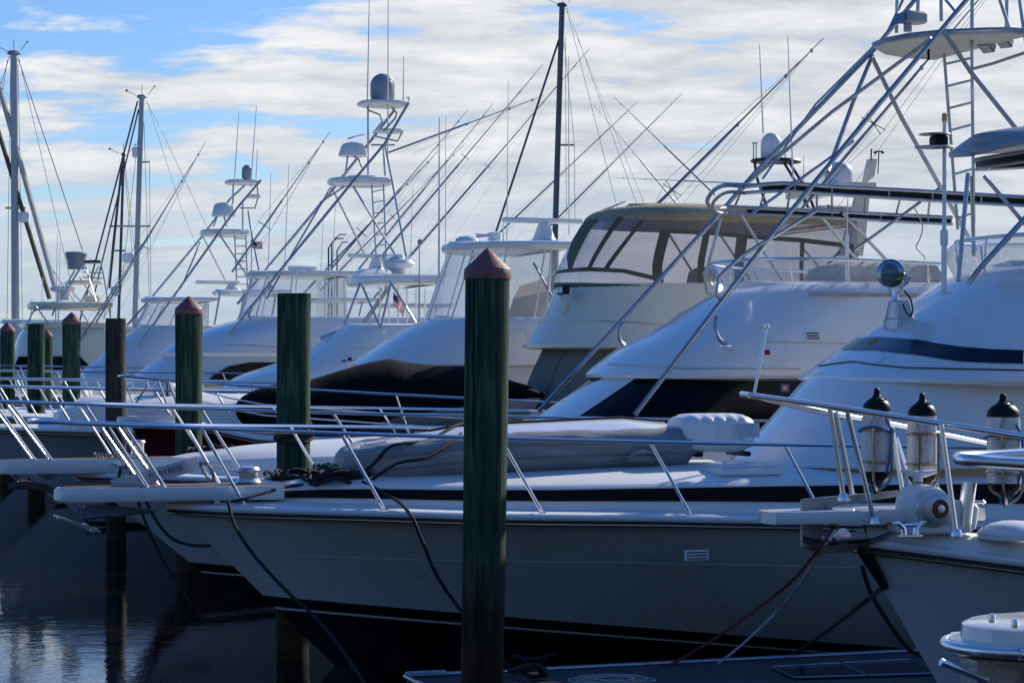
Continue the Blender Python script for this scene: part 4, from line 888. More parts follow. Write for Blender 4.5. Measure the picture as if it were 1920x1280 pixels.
for f0, f1 in ((0, .49), (.51, 1)):
    q = [lerp(PV[0], PV[1], f0), lerp(PV[0], PV[1], f1), lerp(PV[3], PV[2], f1), lerp(PV[3], PV[2], f0)]; pn = MB().add(q, [(0, 1, 2, 3)]).build('glass_panel', NAVY, fl, flat=True)
    MB().tube([v for v in q], .012, 6, closed=True).build('panel_frame', ALU, pn)
cl = fp(1000, 1258, -2.7); cleat((cl.x, cl.y, .265), 0, BLACK, fl, 1.6)
def ground(px, py, z):
    Y = (ZC-z)*F/(py-HZ); return Vector(((px-CX)*Y/F, Y, z))
mb = MB()
for k in range(7):
    c = ground(random.uniform(1100, 1200), random.uniform(1268, 1275), .285+.01*k); R = random.uniform(.12, .24)
    mb.tube([(c.x+R*1.3*cos(a), c.y+R*sin(a), c.z) for a in [2*pi*i/18 for i in range(18)]], .009, 6, closed=True)
tag(mb.build('rope_coil', ROPEW), 'pale rope coiled loosely on the grey float', 'rope')
top_rope([ground(960, 1258, .29), ground(985, 1250, .38), ground(1010, 1250, .40), ground(1022, 1262, .30), ground(990, 1266, .30)], .03, ROPE, 'black line made fast in a bunch at the edge of the float', name='dock_line')
# ================================================================== C: boat with the big tower
C = Boat('sportfishing_boat', 27.2, 'white sportfishing boat with black windshield and tall pipe tower, behind the spotlight yacht')
nc = C.p(148, 887, 0); z0 = nc.z
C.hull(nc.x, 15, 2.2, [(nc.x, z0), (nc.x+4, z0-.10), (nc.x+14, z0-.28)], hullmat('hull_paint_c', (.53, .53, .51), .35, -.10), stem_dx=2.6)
EC, tC = trunk(C, [(252, 880), (300, 872), (360, 866), (425, 862), (512, 858), (620, 855), (800, 850), (1000, 846), (1200, 842), (1500, 838)], 0, m=DECK, inset=.45, ctr=[0, .05, .08, .11, .13, .15, .16, .16, .16, .16])
hC = C.levels([(960, 820, 1.66, 1.7), (1040, 762, 1.64, 1.65), (1122, 700, 1.60, 1.5)], 12)
hC.mb(cap=False, sub=3).build('windshield', TINT, C.e)
band(C, hC, [(1135, 708), (1165, 708), (1195, 708)], [(1000, 790), (1035, 790), (1072, 790)], .010).build('windshield_pillar', GEL, C.e)
sk = plate(C, hC, 1471, 727, .14, .12, 'sticker', mat('sticker_blue', (.02, .06, .35), .4), .02)
MB().box((0, -.011, 0), (.06, .004, .06)).build('sticker_mark', AMBER, sk)
vC = C.levels([(1155, 712, 1.6, 1.4), (1103, 707, 1.86, 1.75, -.0), (1102, 701, 1.90, 1.8), (1113, 690, 1.90, 1.8)], 12)
vC.mb(cap=False, sub=1).build('visor', GEL, C.e)
fC = C.levels([(1113, 690, 1.895, 1.8), (1160, 655, 1.86, 1.8), (1226, 617, 1.80, 1.75), (1285, 582, 1.72, 1.7), (1335, 553, 1.64, 1.6), (1375, 540, 1.52, 1.45)], 12)
m_ = fC.mb(cap=True, sub=4, crown=.08); FC = fC.sm; m_.build('flybridge', GEL, C.e)
sline(C, FC, [(1140, 682), (1200, 686), (1285, 693), (1380, 697), (1500, 698)], .010, .004).build('seam', ALU, C.e)
sline(C, FC, [(1437, 641), (1500, 642), (1600, 644)], .008, .002).build('seam', ALU, C.e)
vent(C, FC, 1508, 621, 1538, 640)
sq = plate(C, FC, 1438, 662, .11, .11, 'side_light', WPLAST, .05); MB().box((0, -.027, 0), (.07, .006, .07)).build('lens', REDL, sq)
MB().box(C.p(1650, 553, -1.66), (2.1, .05, .05), bev=.01).build('trim_board', mat('old_trim', (.42, .38, .30), .6, var=.3, vscale=8), C.e)
scC = C.levels([(1345, 548, 1.45, 1.4), (1322, 515, 1.55, 1.45), (1338, 494, 1.60, 1.45, -.028)], 9.2)
scC.mb(cap=False, sub=3, back=False).build('windscreen', VINYL, C.e)
MB().tube([scC.P(a, 1) for a in scC.A()], .022, 8).build('windscreen_rail', STEEL, C.e)
for a in (-1.8, -1.5, -1.2, -.85, -.5, 0, .5, .9): MB().tube([scC.P(a, 0)+Vector((.12, 0, 0)), scC.P(a, 1)], .014, 8).build('rail_post', STEEL, C.e)
# covered console
c1 = C.p(1565, 555, -.7); c2 = C.p(1800, 555, -.7); zt_ = C.p(1600, 488, -.7).z; rings = []
for f, w_, k in ((0, .7, 0), (.55, .66, .16), (.88, .6, .24), (1, .48, .36), (1.03, .2, .6)):
    z = c1.z-.15+(zt_-c1.z+.15)*f; rings.append([(c1.x+k*1.1, -w_, z), (c2.x-k*1.2, -w_, z+.02), (c2.x-k*1.2, w_, z+.02), (c1.x+k*1.1, w_, z)])
R2 = []
for r in rings:
    q = []
    for i in range(4):
        for j in range(6): a, b_2 = Vector(r[i]), Vector(r[(i+1) % 4]); p = a+(b_2-a)*(j/6); q.append(p+Vector((.02*noise.noise(p*2), .03*noise.noise(p*2.3+Vector((5, 0, 0))), .03*noise.noise(p*2+Vector((0, 7, 0))))))
    R2.append(q)
MB().loft(R2, True, False, True).build('console_cover', BEIGECAN, C.e)
# tower
tw = empty('tower'); tw.parent = C.e; tw.location = (0, 0, 0)
def TP(nm, pts, r, sub=0, par=tw, b=C, m=ALU): return MB().tube([b.p(*q) for q in pts], r, 9, sub=sub).build(nm, m, par)
TP('tower_leg', [(1190, 778, -1.72), (1455, 430, -1.55), (1640, 205, -1.2), (1850, -45, -.9)], .034)
TP('tower_leg', [(1010, 770, 1.7), (1345, 405, 1.45), (1415, 325, 1.35), (1640, 92, .95), (1740, -30, .75)], .034)
TP('tower_brace', [(1405, 340, 1.3), (1560, 210, .2), (1747, 72, -1.0)], .027)
TP('tower_brace', [(1636, 104, .95), (1625, 130, .8), (1600, 190, .1), (1560, 300, -1.1), (1552, 322, -1.3)], .030)
TP('tower_leg', [(1634, 105, .95), (1690, 220, .9), (1767, 357, 1.1), (1830, 470, 1.2)], .032)
TP('tower_leg', [(1770, 60, -1.0), (1820, 135, -1.05), (1915, 254, -1.2), (1990, 350, -1.4)], .032)
TP('tower_brace', [(1278, 20, 0)] and [(1765, 350, 1.1), (1600, 470, 1.2)], .022)
TP('tower_brace', [(1580, 400, 1.2), (1660, 485, 1.2), (1690, 520, 1.3)], .026)
TP('tower_brace', [(1352, 408, 1.3), (1322, 520, 1.4), (1325, 548, 1.42), (1335, 552, 1.4)], .024)
TP('tower_brace', [(1390, 405, 1.3), (1450, 500, 1.3), (1482, 545, 1.3)], .022)
TP('tower_brace', [(1535, 400, 1.3), (1600, 480, 1.3), (1640, 545, 1.3)], .022)
TP('tower_brace', [(1466, 480, -1.5), (1346, 500, -1.5), (1342, 556, -1.55), (1350, 563, -1.55)] and [(1530, 395, -1.5), (1390, 480, -1.6), (1347, 520, -1.65), (1343, 552, -1.65), (1352, 562, -1.6)], .026)
TP('deck_foot', [(1168, 605, 1.2), (1160, 620, 1.2), (1163, 640, 1.2), (1175, 650, 1.2)], .028, 3)
TP('deck_foot', [(1344, 594, -1.5), (1341, 615, -1.55), (1348, 635, -1.62), (1362, 646, -1.66)], .034, 3)
MB().lathe(C.p(1361, 648, -1.66), [(.09, -.012), (.09, .006), (.03, .02)], 14).build('foot_plate', STEEL, tw)
pl = [(1648, 84, .95), (1650, 74, .5)]
pA = C.p(1648, 88, .95); pB = C.p(1780, 42, -1.0); zpl = 3+ (670-62)*27/4000
qn, qf, qt = C.p(1912, 56, -1.3), C.p(1770, 100, 1.3), C.p(1652, 90, .2); zpl = (qn.z+qf.z)/2; X0, X1 = qt.x, (qn.x+qf.x)/2
prf = [(X0+.05, .5), (X0, .1), (X0+.1, -.4), (X0+.38, -.85), (X0+.85, -1.18), (X1-.4, -1.3), (X1, -1.3), (X1, 1.3), (X1-.5, 1.25), (X0+.5, 1.0)]
MB().loft([[(x, y, zpl-.09) for x, y in prf], [(x, y, zpl-.08) for x, y in prf], [(x, y, zpl) for x, y in prf]], True, True, True).build('platform', mat('platform_white', (.62, .60, .54), .5, var=.12, vscale=3), tw)
MB().tube([(x, y, zpl-.03) for x, y in prf], .035, 8, closed=True).build('platform_rim', ALU, tw)
o = MB().box(C.p(1712, 34, .3), (.36, .26, .17), .2, bev=.03).tube([C.p(1702, 60, .3), C.p(1702, 36, .3)], .06, 12).build('floodlight', GPLAST, tw); MB().box(C.p(1690, 35, .3)+Vector((-.02, 0, 0)), (.02, .20, .15), .2).build('lens', mat('lens_blue', (.05, .16, .3), .1), o)
for px in (1850, 1883): MB().box(C.p(px, 86 if px < 1860 else 77, -.3), (.22, .2, .13), .5, .5, bev=.02).tube([C.p(px, 60, -.3), C.p(px, 84, -.3)], .012, 6).build('spreader_light', GALV, tw)
MB().tube([C.p(1741, 92, 0), C.p(1741, 113, 0)], .02, 8).build('camera_pod', BLACK, tw)
ladder(C, (1770, 100, .2), (1796, 430, .2), (1822, 88, -.6), (1826, 420, -.6), 8, tw, .024); TP('tower_post', [(1823, -20, -.6), (1822, 90, -.6)], .026)
TP('tower_brace', [(1822, 130, -.6), (1860, 120, -.8), (1925, 98, -1.0)], .022)
for q in ([(1682, 0, .9), (1681, 62, .9)], [(1722, -20, .5), (1720, 45, .5)], [(1764, -20, -.2), (1765, 40, -.2)], [(1868, -20, -.8), (1892, 52, -.9)], [(1888, -20, 0), (1887, 55, 0)], [(1908, -20, -1), (1925, 90, -1.2)]): TP('tower_post', q, .026)
TP('tower_brace', [(1765, -10, -.2), (1793, 24, -.8)], .022); TP('tower_brace', [(1693, 0, .9), (1660, 70, .9)], .022)
# half tower frame: two double rails with black lacing, bowed cross pipes
hf = MB()
def rail2(y, up, lo, nm):
    U = smooth([C.p(px, py, y) for px, py in up], 4); D_ = smooth([C.p(px, py, y) for px, py in lo], 4)
    o = MB().tube(U, .030, 8).tube(D_, .026, 8)
    for i in range(2, min(len(U), len(D_)), 3): o.tube([U[i], D_[i]], .014, 6)
    o = o.build('frame_rail', ALU, tw); n = min(len(U), len(D_))
    rr = [[D_[i]+Vector((0, .004, 0)), (D_[i]+U[i])/2+Vector((0, .012, -.02)), U[i]+Vector((0, .004, 0))] for i in range(2, n)]
    MB().loft(rr, False).build('black_lacing', BLACK, o)
    return U, D_
U1, D1 = rail2(-1.25, [(1395, 350), (1470, 344), (1560, 350), (1700, 357), (1800, 363), (1960, 372)], [(1395, 362), (1470, 358), (1560, 364), (1700, 373), (1800, 379), (1960, 388)], 'a')
U2, D2 = rail2(1.25, [(1362, 388), (1450, 392), (1560, 397), (1680, 403), (1785, 408)], [(1362, 400), (1450, 403), (1560, 408), (1680, 415), (1785, 420)], 'b')
for i in range(1, 9):
    f = i/9; a, c = U1[int(f*(len(U1)-1)*.8)], U2[int(f*(len(U2)-1))]; m1 = (a+c)/2+Vector((0, 0, .10)); MB().tube([a, a*.75+c*.25+Vector((0, 0, .06)), m1, a*.25+c*.75+Vector((0, 0, .06)), c], .017, 7, sub=3).build('cross_pipe', ALU, tw)
fr = [C.p(1395, 350, -1.25), C.p(1362, 347, -.9), C.p(1338, 357, -.3), C.p(1326, 378, .5), C.p(1338, 390, 1.0), C.p(1362, 390, 1.25)]
MB().tube(fr, .030, 8, sub=4).tube([C.p(1395, 362, -1.25), C.p(1368, 360, -.9), C.p(1348, 368, -.3), C.p(1336, 384, .5), C.p(1345, 398, 1.0), C.p(1362, 400, 1.25)], .024, 8, sub=4).build('front_bow', ALU, tw)
MB().tube([C.p(1712, 385, 0), C.p(1725, 410, 0), C.p(1730, 425, 0), C.p(1726, 445, 0), C.p(1718, 462, 0), C.p(1722, 470, 0), C.p(1732, 480, 0), C.p(1735, 487, 0)], .010, 6, sub=3).build('hanging_cable', ROPEW, C.e)
whip(C, [(1588, 540, -.9), (1588, 440, -.9)], .032, .03, WPLAST, 'antenna_mast'); whip(C, [(1588, 440, -.9), (1590, 360, -.9)], .012, .006)
whip(C, [(1487, 340, .9), (1477, 68, .9)], .014, .006); whip(C, [(1431, 250, .9), (1424, 84, .9)], .012, .006)
outrigger(C, (1500, 395, 1.6), (1945, -130, 1.8), .3); 
MB().tube([C.p(1600, 265, -1.2), C.p(1410, 400, -1.6)], .020, 7).tube([C.p(1645, 80, -.9), C.p(1530, 195, -1.3), C.p(1430, 335, -1.6)], .016, 7).build('outrigger', ALU, C.e)
pulC, zpC, xpC = C.pulpit(-12, 862, .2, .27, .17)
C.rail('bow_rail', -58, 750, 8.2, C.p(900, 800, -2).z-.0, [-3.1, -2.9, -2.0, -.7, .8, 2.4, 4.2], half=.34, inset=.06, lean=.55)
an_q = [C.p(*q) for q in ((24, 900, 0), (36, 886, 0), (60, 905, 0), (100, 918, 0))]
MB().loft([[(p.x, -.14*k, p.z+.02), (p.x, 0, p.z-.07), (p.x, .14*k, p.z+.02)] for p, k in zip([C.p(15, 907, 0), C.p(45, 903, 0), C.p(75, 908, 0), C.p(120, 922, 0)], (.3, 1.3, .8, .4))], False).tube([C.p(24, 884, 0), C.p(40, 903, 0), C.p(18, 912, 0)], .03, 7).build('anchor', GALV, C.e, flat=True)
MB().loft([[C.p(50, 880, -.2), C.p(85, 900, -.0), C.p(50, 884, .2)], [C.p(120, 878, -.2), C.p(100, 897, -.0), C.p(120, 880, .2)]], True, True, True).build('bow_roller', STEEL, C.e)
q = C.p(258, 852, 0); MB().lathe(q, [(.12, -.02), (.12, .0), (.085, .02), (.08, .13), (.10, .16), (.085, .18), (.01, .185)], 20).build('capstan', STEEL, C.e)
chain(C, [(176, 852, 0), (205, 853, 0), (230, 853, 0), (250, 853, 0)], .018)
q = C.p(232, 880, -.3); cleat((q.x, -C.b(q.x)+.08, C.sheer(q.x)+.03), .1, STEEL, C.e, 1.3)
def bC(*q): return bw(C, *q)
top_rope(bC((236, 872, -.35), (226, 880, -.42), (222, 905, -.46), (222, 940, -.5)), .02, ROPE, 'black line looped over the second bow cleat, left strand')
top_rope(bC((236, 872, -.35), (244, 884, -.45), (262, 950, -.6), (300, 1040, -.8), (345, 1110, -1.0), (400, 1180, -1.2)), .018, ROPE, 'black line falling steeply from the second bow into the water')
top_rope(bC((240, 872, -.35), (252, 890, -.48), (284, 960, -.7), (315, 1003, -.9), (350, 1020, -1.1), (395, 1023, -1.3)), .020, ROPE, 'slack black line drooping across the second hull')
top_rope(bC((262, 872, .0), (320, 862, .1), (370, 856, .1), (400, 850, .1)), .02, ROPE, 'black line lying aft along the second foredeck')
heap(C, 'black rope heap on the second foredeck beside the red capped piling', 395, 852, .1, 9, .22, ROPE, .02)
# ================================================================== R: dark red hull, olive enclosure
R = Boat('flybridge_cruiser', 33.0, 'flybridge boat with dark red hull, olive canvas enclosure and cream flybridge')
nr = R.p(238, 786, 0)
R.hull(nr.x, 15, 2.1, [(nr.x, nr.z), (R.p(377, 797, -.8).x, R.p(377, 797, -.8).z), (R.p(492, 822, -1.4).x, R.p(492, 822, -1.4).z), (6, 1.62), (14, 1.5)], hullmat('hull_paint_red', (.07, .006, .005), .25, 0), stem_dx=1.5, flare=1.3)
R.pulpit(219, 781, nr.x+1.0, .25, .10, GEL)
R.rail('bow_rail', 229, 705, 9, R.p(480, 745, -1.7).z-.25, [nr.x+.55, nr.x+.75, nr.x+2.2, nr.x+3.8], half=.30, lean=.25, inset=.08)
o = MB()
for dz in (.25, .45): o.tube([(nr.x+.9+i*.5, -(max(.2, R.b(nr.x+1.2+i*.5)-.08)), R.sheer(nr.x+1+i*.5)+.75-dz*.8-.02*i) for i in range(10)], .012, 6)
o.build('lower_rail', STEEL, R.e)
fa = R.p(262, 802, 0); o = MB(); o.loft([[(fa.x-.25, -.12, fa.z+.1), (fa.x-.25, .12, fa.z+.1)], [(fa.x, -.25, fa.z-.05), (fa.x, .25, fa.z-.05)], [(fa.x+.33, -.03, fa.z-.34), (fa.x+.33, .03, fa.z-.34)]], False).loft([[(fa.x-.2, -.12, fa.z+.16), (fa.x-.2, .12, fa.z+.16)], [(fa.x+.05, -.25, fa.z+.0), (fa.x+.05, .25, fa.z+.0)], [(fa.x+.34, -.03, fa.z-.32), (fa.x+.34, .03, fa.z-.32)]], False).build('anchor', mat('dark_anchor', (.03, .04, .06), .4), R.e, flat=True)
MB().box(R.p(251, 797, -.1), (.13, .1, .05), bev=.01).build('anchor_lock', mat('red_part', (.6, .05, .03), .4), R.e)
tag(MB().tube([R.w(R.p(*q)) for q in ((231, 703, .05), (240, 730, .0), (250, 762, -.05), (262, 742, -.1), (275, 725, -.1), (250, 765, -.1), (270, 772, -.1))], .010, 6).build('lashing', ROPEW), 'thin light rope tying the red boat\'s rail to the bare brown piling', 'rope')
cvR = R.levels([(975, 765, 1.55, 1.4), (1000, 700, 1.55, 1.3), (1022, 653, 1.5, 1.2)], 12)
m_ = cvR.mb(cap=False, sub=3); m_.build('windshield_cover', GREYCAN, R.e)
for a in (-1.05, -.62, -.2, .2): cvR.line([(a, 0), (a, 1)], .010, .004).build('canvas_seam', OLIVED, R.e)
vR = R.levels([(1000, 656, 1.6, 1.4), (983, 652, 1.78, 1.6), (983, 646, 1.80, 1.6), (992, 636, 1.77, 1.6)], 12)
vR.mb(cap=False, sub=1, bottom=True).build('visor', GELC, R.e)
fR = R.levels([(992, 636, 1.77, 1.6), (1008, 610, 1.74, 1.6), (1030, 575, 1.70, 1.55), (1044, 537, 1.67, 1.5)], 12)
m_ = fR.mb(cap=True, sub=3); FR = fR.sm; m_.build('flybridge', GELC, R.e)
sline(R, FR, [(1006, 602), (1080, 600), (1180, 604), (1300, 612)], .010, .003).build('seam', ALU, R.e)
MB().box(R.p(1058, 544, -.6)+Vector((-.02, 0, 0)), (.12, .34, .14), bev=.02).build('docking_light', BLACK, R.e)
for dy in (-.08, .08): MB().box(R.p(1058, 544, -.6)+Vector((-.09, dy, 0)), (.012, .12, .09)).build('lens', WPLAST, R.e)
MB().tube([R.p(1052, 552, -.5), R.p(1060, 575, -.5), R.p(1054, 590, -.5)], .03, 8, sub=3).build('horn', GELC, R.e)
xaR = R.p(1603, 480, -1.5).x
enc = R.levels([(1043, 543, 1.66, 1.5), (1047, 510, 1.64, 1.5), (1068, 465, 1.60, 1.48), (1097, 418, 1.52, 1.4), (1106, 408, 1.50, 1.38)], xaR)
m_ = enc.mb(cap=False, sub=3); EN = enc.sm; m_.build('enclosure_window', SMOKE, R.e)
rf = R.levels([(1096, 424, 1.56, 1.42), (1098, 414, 1.57, 1.42), (1108, 404, 1.53, 1.38), (1128, 396, 1.40, 1.25), (1170, 391, 1.1, .9)], xaR)
rfl = [(z, xf, w_, R_, -.012) for z, xf, w_, R_, sl in rf.lv]; rf = Shell(rfl, xaR)
m_ = rf.mb(cap=True, sub=3, crown=.05); m_.build('canvas_roof', OLIVE, R.e)
def strip(top, bot, nm='canvas_frame', m=OLIVED, off=.012): return band(R, EN, top, bot, off).build(nm, m, R.e)
for t_, b_2 in (([(1166, 400), (1178, 400)], [(1100, 506), (1108, 506)]), ([(1112, 412), (1121, 410)], [(1066, 506), (1073, 506)]), ([(1201, 414), (1209, 414)], [(1130, 507), (1140, 507)]),
              ([(1238, 432), (1258, 432)], [(1226, 530), (1244, 530)]), ([(1318, 436), (1331, 436)], [(1312, 556), (1324, 556)]), ([(1381, 440), (1402, 440)], [(1379, 556), (1396, 556)]), ([(1500, 450), (1508, 450)], [(1500, 560), (1507, 560)]), ([(1583, 460), (1600, 460)], [(1586, 560), (1602, 560)])): strip(t_, b_2)
strip([(1046, 508), (1104, 501), (1170, 504), (1228, 517), (1244, 522)], [(1046, 515), (1104, 509), (1170, 512), (1228, 526), (1244, 530)])
strip([(1042, 530), (1104, 530), (1175, 533), (1240, 540), (1320, 548), (1500, 556), (1600, 558)], [(1042, 545), (1104, 540), (1175, 543), (1240, 552), (1320, 560), (1500, 570), (1600, 570)])
strip([(1250, 430), (1330, 434), (1400, 440), (1500, 446), (1600, 458)], [(1250, 438), (1330, 441), (1400, 448), (1500, 455), (1600, 466)])
for q in ([(1255, 440, 1.0), (1320, 545, 1.0)], [(1350, 440, .9), (1420, 545, .9)], [(1500, 460, -1.2), (1580, 550, -1.2)], [(1575, 470, -1.2), (1500, 555, -1.2)]): R.pipe('canopy_frame', q, .022, ALU)
sq = R.p(1305, 548, .4); MB().loft([[(sq.x-.2, .1+y, sq.z-.3) for y in (0, .5)]+[(sq.x+.25, .1+y, sq.z-.3) for y in (.5, 0)], [(sq.x-.05, .1+y, sq.z+.35) for y in (0, .5)]+[(sq.x+.25, .1+y, sq.z+.35) for y in (.5, 0)], [(sq.x+.05, .15+y, sq.z+.42) for y in (0, .4)]+[(sq.x+.2, .15+y, sq.z+.42) for y in (.4, 0)]], True, True, True).build('helm_seat', mat('seat_tan', (.35, .25, .18), .6), R.e)
# radar arch and domes
ar = MB()
ar.loft([[R.p(*q) for q in ((1632, 298, .8), (1645, 298, .8), (1640, 330, .8), (1622, 345, .8))]]*1 + [[p+Vector((0, .14, 0)) for p in [R.p(*q) for q in ((1632, 298, .8), (1645, 298, .8), (1640, 330, .8), (1622, 345, .8))]]], True, True, True)
for y in (-1.2, 1.2):
    a_p = [(1636, 300, y), (1618, 355, y), (1612, 400, y), (1606, 440, y), (1598, 480, y)]
    pts = [R.p(*q) for q in a_p]; ar.loft([[p+Vector((-.11-.05*i, -.05, 0)), p+Vector((.11+.02*i, -.05, 0)), p+Vector((.11+.02*i, .05, 0)), p+Vector((-.11-.05*i, .05, 0))] for i, p in enumerate(pts[1:])], True, True, True)
t0, t1 = R.p(1618, 355, -1.25), R.p(1618, 355, 1.25); ar.loft([[(t0.x-.2, y, t0.z), (t0.x+.25, y, t0.z), (t0.x+.25, y, t0.z+.12), (t0.x-.2, y, t0.z+.12)] for y in (-1.25, 1.25)], True, True, True)
ar.build('radar_arch', GELC, R.e)
radome(R, 1573, 354, 303, .3, 54, WPLAST); 
o = openarray(R, 1534, 1622, 392, -.3, 1578, 412); text_mesh('Raymarine', .16, RUBBER, 'radar_lettering', o, R.p(1580, 392, -.3)+Vector((0, -.067, 0)), (pi/2, 0, 0))
MB().lathe(R.p(1490, 414, -.4), [(.38, -.03), (.40, 0), (.34, .06), (.2, .10), (.01, .115)], 22).build('satellite_dome', WPLAST, R.e)
MB().tube([R.p(1633, 300, .8), R.p(1634, 279, .8)], .015, 6).tube([R.p(1646, 326, .8), R.p(1648, 283, .8)], .012, 6).tube([R.p(1641, 284, .8), R.p(1655, 284, .8)], .012, 6).lathe(R.p(1641, 286, .8), [(.001, -.03), (.04, 0), (.001, .03)], 8).lathe(R.p(1655, 286, .8), [(.001, -.03), (.04, 0), (.001, .03)], 8).build('anemometer', BLACK, R.e)
bp_ = R.p(1455, 302, .9); MB().lathe(bp_, [(.36, -.03), (.37, 0), (.35, .03)], 20, sx=1.25).build('dome_shelf', RUBBER, R.e)
radome(R, 1446, 300, 249, .9, 40, WPLAST)
for q in ([(1415, 303, .9), (1418, 330, .9), (1440, 395, .9)], [(1470, 305, .9), (1500, 355, .9), (1520, 400, .9)], [(1480, 305, .9), (1512, 355, .9), (1530, 400, .9)]): R.pipe('shelf_leg', q, .026, RUBBER)
for px in (1413, 1418, 1472): MB().tube([R.p(px, 300, 1.1), R.p(px, 270, 1.1)], .014, 6).lathe(R.p(px, 268, 1.1), [(.02, -.02), (.035, 0), (.01, .02)], 8).build('gps_antenna', WPLAST, R.e)
# black covered tender on the foredeck
tn = empty('covered_tender', R.w((3, 0, 0)), ROT); tag(tn, 'tender under a black canvas cover with pale grey hull, in front of the white flybridges', 'dinghy')
topl = [(447, 752, 770), (458, 742, 786), (475, 733, 802), (500, 724, 815), (540, 716, 828), (583, 710, 826), (640, 694, 808), (690, 679, 792), (728, 673, 780), (770, 680, 772), (830, 686, 764), (870, 684, 758), (920, 696, 752), (960, 712, 748), (985, 726, 746)]
rc = []; rh = []
for i, (px, pt, pb) in enumerate(topl):
    f = i/(len(topl)-1); hw = .92*min(1, (f*2.6+.10))**.55; a = R.p(px, pt, 0)-Vector((3, 0, 0)); c = R.p(px, pb, -hw)-Vector((3, 0, 0)); z1, z2 = a.z, c.z; x = a.x+.0
    n = lambda q: .04*noise.noise(Vector((x*1.3, q*2, i*.3)))
    ring = []
    for y, u in ((-1, 0), (-1.02, .25), (-.95, .5), (-.62, .80), (-.25, .97), (0, 1), (.25, .97), (.62, .80), (.95, .5), (1.02, .25), (1, 0)): ring.append((x+n(y)*.5, y*hw+n(y+3), z2+(z1-z2)*u+n(y)))
    rc.append(ring)
rcs = []
for i in range(len(rc)-1):
    for g in range(3): rcs.append([tuple(Vector(a)+(Vector(b_2)-Vector(a))*(g/3)) for a, b_2 in zip(rc[i], rc[i+1])])
rcs.append(rc[-1]); MB().loft(rcs, False, True, True).build('canvas_cover', BCANVAS, tn, sharp=60)
hl = []
for i, (px, ty, by) in enumerate([(600, 800, 806), (690, 782, 800), (780, 766, 796), (870, 752, 792), (950, 738, 788), (1000, 728, 780), (1012, 733, 770)]):
    f = i/6; hw = .6+.3*min(1, f*2); a = R.p(px, ty, -hw)-Vector((3, 0, 0)); c = R.p(px, by, -hw*.8)-Vector((3, 0, 0)); x = a.x
    hl.append([(x, -hw, a.z), (x, -hw*1.02, (a.z*2+c.z)/3), (x, -hw*.72, c.z), (x, 0, c.z-.18), (x, hw*.72, c.z), (x, hw*1.02, (a.z*2+c.z)/3), (x, hw, a.z)])
MB().loft(hl, True, True, True).build('hull', mat('old_gelcoat', (.42, .40, .36), .5, var=.35, vscale=2, stretch=(1, 1, 5)), tn)
for f in (1.2, 3.6): MB().box((f-2.6, 0, R.p(605, 822, 0).z-.05), (.16, 1.1, .34), bev=.02).build('chock', GEL, tn)
outrigger(R, (1216, 400, 1.9), (1544, 72, 2.1), .13, r=.03)
whip(R, [(1507, 390, 1), (1507, 290, 1)]); whip(R, [(1130, 395, 1.4), (1172, 378, 1.6)], .02, .012, ALU)
# ================================================================== helper for the boats beyond
def sporty(name, D, label, nose, sheer0, house, fly, top, curtain, colm=GEL, hull=None, B=2.1, xa=12, rail=None, trunk_pts=None, pil=None, stripe=None, mats=(None, None)):
    b = Boat(name, D, label); n = b.p(*nose, 0); b.hull(n.x, 14, B, [(n.x, n.z), (n.x+4, n.z-.1), (n.x+13, n.z-.25)], hull or HB2, stem_dx=sheer0)
    if trunk_pts: trunk(b, trunk_pts, 0, m=DECK, inset=.45, ctr=[0]+[.14]*(len(trunk_pts)-1))
    if house:
        h = b.levels(house, xa); h.mb(cap=False, sub=3).build('cabin_front', colm, b.e); b.house = h
    f = b.levels(fly, xa); m_ = f.mb(cap=True, sub=3 if len(fly) > 2 else 1, crown=.05, bottom=True); b.fly = getattr(f, 'sm', f); m_.build('flybridge', colm, b.e)
    if curtain:
        c = b.levels(curtain, xa if len(curtain[0]) < 6 else xa); c.xa = b.p(top[2], top[1], -1.5).x-.25
        c.mb(cap=False, sub=2).build('clear_curtain', VINYL, b.e); b.cur = c
        for a in (-1.9, -1.5, -1.1, -.7, -.35, 0, .35, .7, 1.1): c.line([(a, 0), (a, 1)], .018, .01).build('curtain_frame', WPLAST, b.e)
    if top: b.top = slab(b, 'hardtop', *top, GEL)
    if rail: b.rail('bow_rail', *rail, half=.3, inset=.1)
    return b
HB2 = hullmat('hull_paint_far', (.36, .37, .38), .1, -.06)
# E: smooth white flybridge
E = sporty('sportfishing_boat', 37.8, 'white boat with smooth sloping flybridge, slanted clear curtain and wide radar arm', (-40, 800), 2.6,
    [(560, 760, 1.7, 1.8), (640, 700, 1.65, 1.7), (700, 655, 1.6, 1.5)],
    [(655, 684, 1.75, 1.9), (700, 655, 1.72, 1.9), (757, 618, 1.68, 1.8), (795, 600, 1.6, 1.6), (812, 597, 1.5, 1.4)],
    (829, 459, 1075, 1.55, 1.5, .16), [(797, 600, 1.5, 1.5), (842, 470, 1.42, 1.3)],
    rail=(-70, 722, 8, 2.30, [-2, -1.2, -.4, .5, 1.5, 2.6, 3.8, 5.2, 6.6]), trunk_pts=[(110, 775), (160, 762), (230, 757), (330, 756), (480, 756), (700, 752)])
sline(E, E.fly, [(668, 681), (720, 684), (800, 688), (930, 690)], .010, .0).build('seam', ALU, E.e)
plate(E, E.fly, 1000, 625, .30, .12, 'vent', WPLAST, .03)
openarray(E, 942, 1092, 414, -.2, 1020, 458); MB().lathe(E.p(1020, 462, -.2), [(.5, -.03), (.5, .02), (.42, .06), (.28, .12)], 22).build('radar_base', GEL, E.e)
MB().lathe(E.p(877, 458, 0), [(.26, -.02), (.25, .05), (.17, .13), (.01, .17)], 18).build('satellite_dome', WPLAST, E.e)
